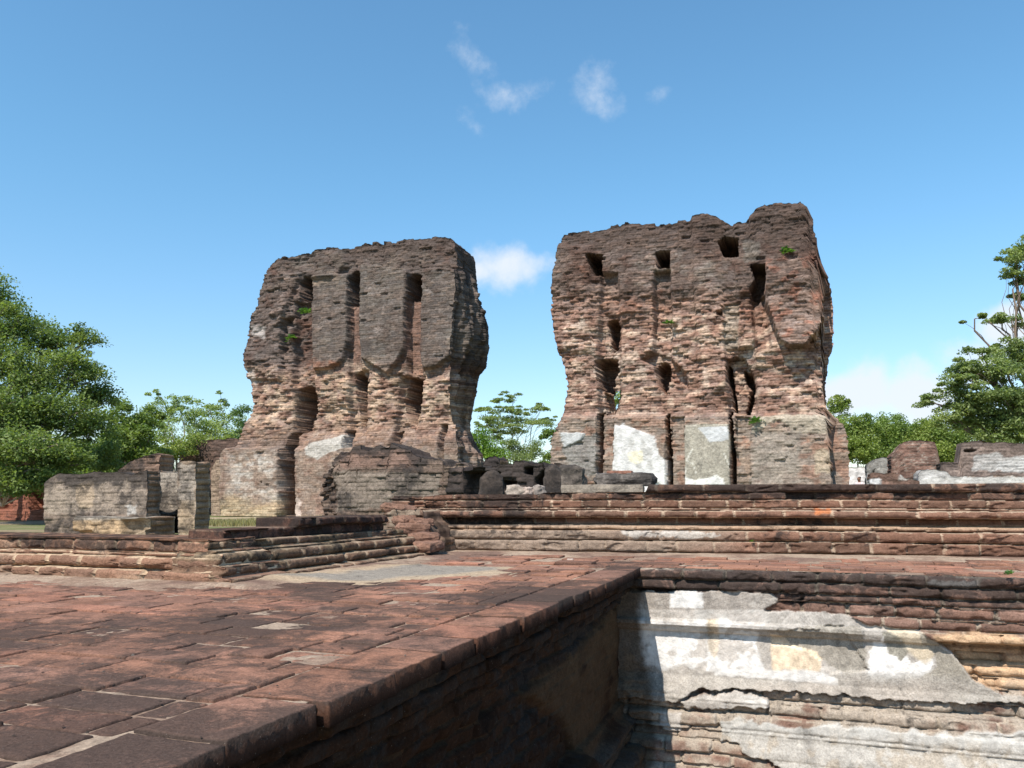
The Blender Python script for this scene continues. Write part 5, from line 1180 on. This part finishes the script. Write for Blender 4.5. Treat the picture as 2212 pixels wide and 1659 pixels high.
# small plants rooted in the walls -------------------------------------------------
def tuft(name, pl, px, py, dep, r, n, label, cat, col, seed, leaf=.05, group=None):
    rg = np.random.default_rng(seed); a_, z_ = pl.pix(px, py, dep); b = pl.o + pl.x * a_ + pl.y * dep; B = np.array([b[0], b[1], z_])
    root = empty(name, B); tag(root, label, cat, group); V_, F_, C_ = [], [], []; k = 0; TV, TF_, nb = [], [], 0; out_d = -np.array([pl.y[0], pl.y[1], 0])
    for i in range(n):
        d = rg.normal(0, .6, 3) + out_d * .8; d[2] = abs(d[2]) + .3; d /= np.linalg.norm(d); L = r * rg.uniform(.5, 1.2)
        t = np.linspace(0, 1, 6)[:, None]; P = d * t * L; P[:, 2] -= (t[:, 0] ** 2) * L * .5
        v, f = tube(P, np.linspace(r * .03, r * .01, 6), 4); TV.append(v); TF_.append(f + nb); nb += len(v)
        for q in range(1, 6):
            for s_ in (-1, 1):
                sd_ = np.cross(d, [0, 0, 1.]) * s_; sd_ /= np.linalg.norm(sd_) + 1e-9; e = sd_ * leaf * 1.2 + d * leaf * .4 + rg.normal(0, leaf * .15, 3); w_ = np.cross(e, d); w_ = w_ / (np.linalg.norm(w_) + 1e-9) * leaf * .1 + d * leaf * .3
                V_.append(np.array([P[q], P[q] + e * .5 + w_, P[q] + e, P[q] + e * .5 - w_])); F_.append([k, k + 1, k + 2, k + 3]); k += 4
                C_.append(np.tile(np.array(col) * rg.uniform(.7, 1.3), (4, 1)))
    mesh('leaves', np.concatenate(V_), np.array(F_), M_LEAF, np.concatenate(C_), parent=root); mesh('stem', np.concatenate(TV), np.concatenate(TF_), M_BARK, parent=root)


for px, py, dp, r, n, lb in [(*t1([(427, 505)])[0], -.10, .30, 16, 'green plant growing high on the left palace wall, below its leftmost niche'), (*t1([(352, 635)])[0], -.05, .2, 10, 'small green plant halfway up the left palace wall, lower of its two plants'),
                             (*t2([(1335, 322)])[0], -.15, .26, 12, 'green plant near the top of the right palace wall'), (*t2([(1172, 1222)])[0], -.15, .24, 12, 'green plant at the upper edge of the plaster base of the right palace wall'), (*t2([(705, 700)])[0], -.10, .14, 6, 'tiny green plant in the middle of the right palace wall')]:
    tuft('wall_plant', pT, px, py, dp, r, n, lb, 'plant', (.10, .20, .05), int(px), leaf=.09, group='plants rooted in the palace walls')
tuft('wall_plant', pB, 1625, 1168, -.19, .035, 5, 'tiny green sprout in the lower joint of the moulded plinth', 'plant', (.12, .22, .06), 5, leaf=.012)
tuft('wall_plant', pP, 2180, 1240, -.09, .05, 8, 'small green sprout between the ledge bricks at the right edge', 'plant', (.10, .20, .06), 6, leaf=.014)


# ------------------------------------------------------------------ dry grass strip by the palace
def grass():
    rg = np.random.default_rng(4); n = 26000; b = rg.uniform(13, bT + 1, n); a = rg.uniform(-14, -3.5, n); p = ab(a, b); keep = fbm(a * .7, b * .7, 0, 3, 3) > .42; p = p[keep]; n = len(p)
    h = rg.uniform(.03, .09, n); an = rg.uniform(0, 6.28, n); dx = np.stack([np.cos(an), np.sin(an), 0 * an], -1) * .012; z0 = np.concatenate([p, np.full((n, 1), -.03)], 1)
    tip = z0 + np.stack([rg.normal(0, .02, n), rg.normal(0, .02, n), h + .03], -1); v = np.stack([z0 - dx, z0 + dx, tip], 1).reshape(-1, 3)
    f = np.concatenate([np.arange(3 * n).reshape(n, 3), np.full((n, 1), -1)], 1); c = np.array([.22, .21, .11]) * rg.uniform(.6, 1.5, (n, 1)); c = c + (rg.random((n, 1)) > .6) * [.10, .06, .02]
    tag(mesh('grass', v, f, M_LEAF, np.repeat(c, 3, 0)), 'short dry grass before the left palace wall', 'grass', kind='stuff')


grass()


# ------------------------------------------------------------------ visitor behind the far right walls
def person(x, y, face):
    """body as one skinned surface; x right, y forward"""
    root = empty('person', (x, y, 0), face); tag(root, 'dark-haired person in a pale pink top, by the distant white wall', 'person')
    J = {'pelvis': (0, 0, .92, .13), 'waist': (0, 0, 1.06, .115), 'chest': (0, 0, 1.27, .145), 'neckb': (0, 0, 1.42, .075), 'neck': (0, .01, 1.48, .052), 'skull0': (0, .03, 1.56, .075), 'skull': (0, .015, 1.63, .088), 'crown': (0, .01, 1.68, .065)}
    vs, rad, ed = [], [], []; ix = {}
    def add(nm, p, r): ix[nm] = len(vs); vs.append(p); rad.append(r)
    for k, q in J.items(): add(k, q[:3], q[3])
    ch = list(J); ed += [(ix[a], ix[b]) for a, b in zip(ch, ch[1:])]
    add('nose', (0, .135, 1.60), .014); ed.append((ix['skull0'], ix['nose']))
    for s_ in (-1, 1):
        for nm, p, r, pr in [('sh', (.17 * s_, 0, 1.38), .062, 'chest'), ('el', (.23 * s_, -.03, 1.11), .042, 'sh'), ('wr', (.25 * s_, .08, .88), .028, 'el'), ('palm', (.25 * s_, .11, .81), .032, 'wr'),
                             ('hip', (.10 * s_, 0, .86), .10, 'pelvis'), ('knee', (.11 * s_, .06 * s_, .48), .062, 'hip'), ('ank', (.11 * s_, -.04 + .12 * s_, .09), .04, 'knee'), ('toe', (.12 * s_, .10 + .12 * s_, .035), .035, 'ank'), ('ear', (.088 * s_, 0, 1.60), .014, 'skull0')]:
            add(nm + str(s_), p, r); ed.append((ix[pr + str(s_)] if pr + str(s_) in ix else ix[pr], ix[nm + str(s_)]))
        for i in range(4):
            q = (.225 + .017 * i) * s_; add('f%d%d' % (i, s_), (q, .135, .765), .010); ed.append((ix['palm' + str(s_)], ix['f%d%d' % (i, s_)])); add('g%d%d' % (i, s_), (q, .125, .735 + .008 * abs(i - 1.5)), .008); ed.append((ix['f%d%d' % (i, s_)], ix['g%d%d' % (i, s_)]))
        add('th' + str(s_), (.20 * s_, .14, .79), .011); ed.append((ix['palm' + str(s_)], ix['th' + str(s_)]))
    def skin(nm, vs, ed, rad, m, rootv=0):
        me = bpy.data.meshes.new(nm); me.from_pydata(vs, ed, []); o = bpy.data.objects.new(nm, me); COL.objects.link(o); o.parent = root
        o.modifiers.new('skin', 'SKIN')
        for i, r in enumerate(rad): me.skin_vertices[0].data[i].radius = (r, r * (.78 if r > .1 else 1)); me.skin_vertices[0].data[i].use_root = i == rootv
        sb = o.modifiers.new('sub', 'SUBSURF'); sb.levels = 2; sb.render_levels = 2; me.materials.append(m); return o
    skin('body', vs, ed, rad, M_SKIN)
    skin('shirt', [(0, 0, .95), (0, 0, 1.06), (0, 0, 1.27), (0, 0, 1.41), (.17, 0, 1.38), (.21, -.02, 1.2), (-.17, 0, 1.38), (-.21, -.02, 1.2)], [(0, 1), (1, 2), (2, 3), (2, 4), (4, 5), (2, 6), (6, 7)], [.15, .135, .165, .085, .078, .062, .078, .062], M_SHIRT)
    skin('trousers', [(0, 0, .95), (.10, 0, .86), (.11, .06, .48), (.11, .08, .12), (-.10, 0, .86), (-.11, -.06, .48), (-.11, -.16, .12)], [(0, 1), (1, 2), (2, 3), (0, 4), (4, 5), (5, 6)], [.145, .118, .085, .07, .118, .085, .07], M_TROUSER)
    skin('hair', [(0, -.035, 1.60), (0, -.02, 1.66), (0, .01, 1.70)], [(0, 1), (1, 2)], [.082, .096, .08], M_HAIR)


x, y, z = at(1856, 1034, 40.); person(x, y, 2.2)


# ------------------------------------------------------------------ grit, crumbs of brick and dry leaves on the terrace floor
def litter():
    rg = np.random.default_rng(12); n = 9000; a = rg.uniform(-7.5, 4.5, n); b = rg.uniform(.6, 7.2, n); ok = in_floor(a, b) & (a + 0 * b < A_E - .02) | ((b > B_P + .05) & in_floor(a, b))
    wl = np.where(a < -2.95, np.abs(3.68 - b), np.where(b > 3.7, np.minimum(np.abs(a + 2.9), 9), 9)); wl = np.minimum(wl, np.abs(6.55 + (a + 3.13) * .149 - b))
    ok &= (rg.random(n) < .22 + .8 * np.exp(-wl * 5)) ; a, b = a[ok], b[ok]; n = len(a); p = ab(a, b); r = rg.uniform(.0015, .006, n) * (1 + 1.5 * (rg.random(n) > .95))
    o = np.array([[1, 0, 0], [0, 1, 0], [-1, 0, 0], [0, -1, 0], [0, 0, 1.]]); o = o[None] * r[:, None, None] * rg.uniform(.5, 1.3, (n, 5, 1)); an = rg.uniform(0, 6.28, n); c_, s_ = np.cos(an)[:, None], np.sin(an)[:, None]
    x = o[..., 0] * c_ - o[..., 1] * s_; y = o[..., 0] * s_ + o[..., 1] * c_; v = np.stack([x + p[:, :1], y + p[:, 1:], o[..., 2] * .7 + .003], -1).reshape(-1, 3)
    i = np.arange(n)[:, None] * 5; f = np.concatenate([np.concatenate([i + k, i + (k + 1) % 4, i + 4, -1 + 0 * i], 1) for k in range(4)])
    pal = np.array([[.42, .32, .22], [.26, .12, .08], [.5, .43, .36], [.12, .08, .05]]); c = np.repeat(pal[rg.integers(0, 4, n)], 5, 0)
    tag(mesh('grit', v, f, M_STONE, c), 'grit and brick crumbs scattered on the terrace floor', 'grit', kind='stuff')


litter()
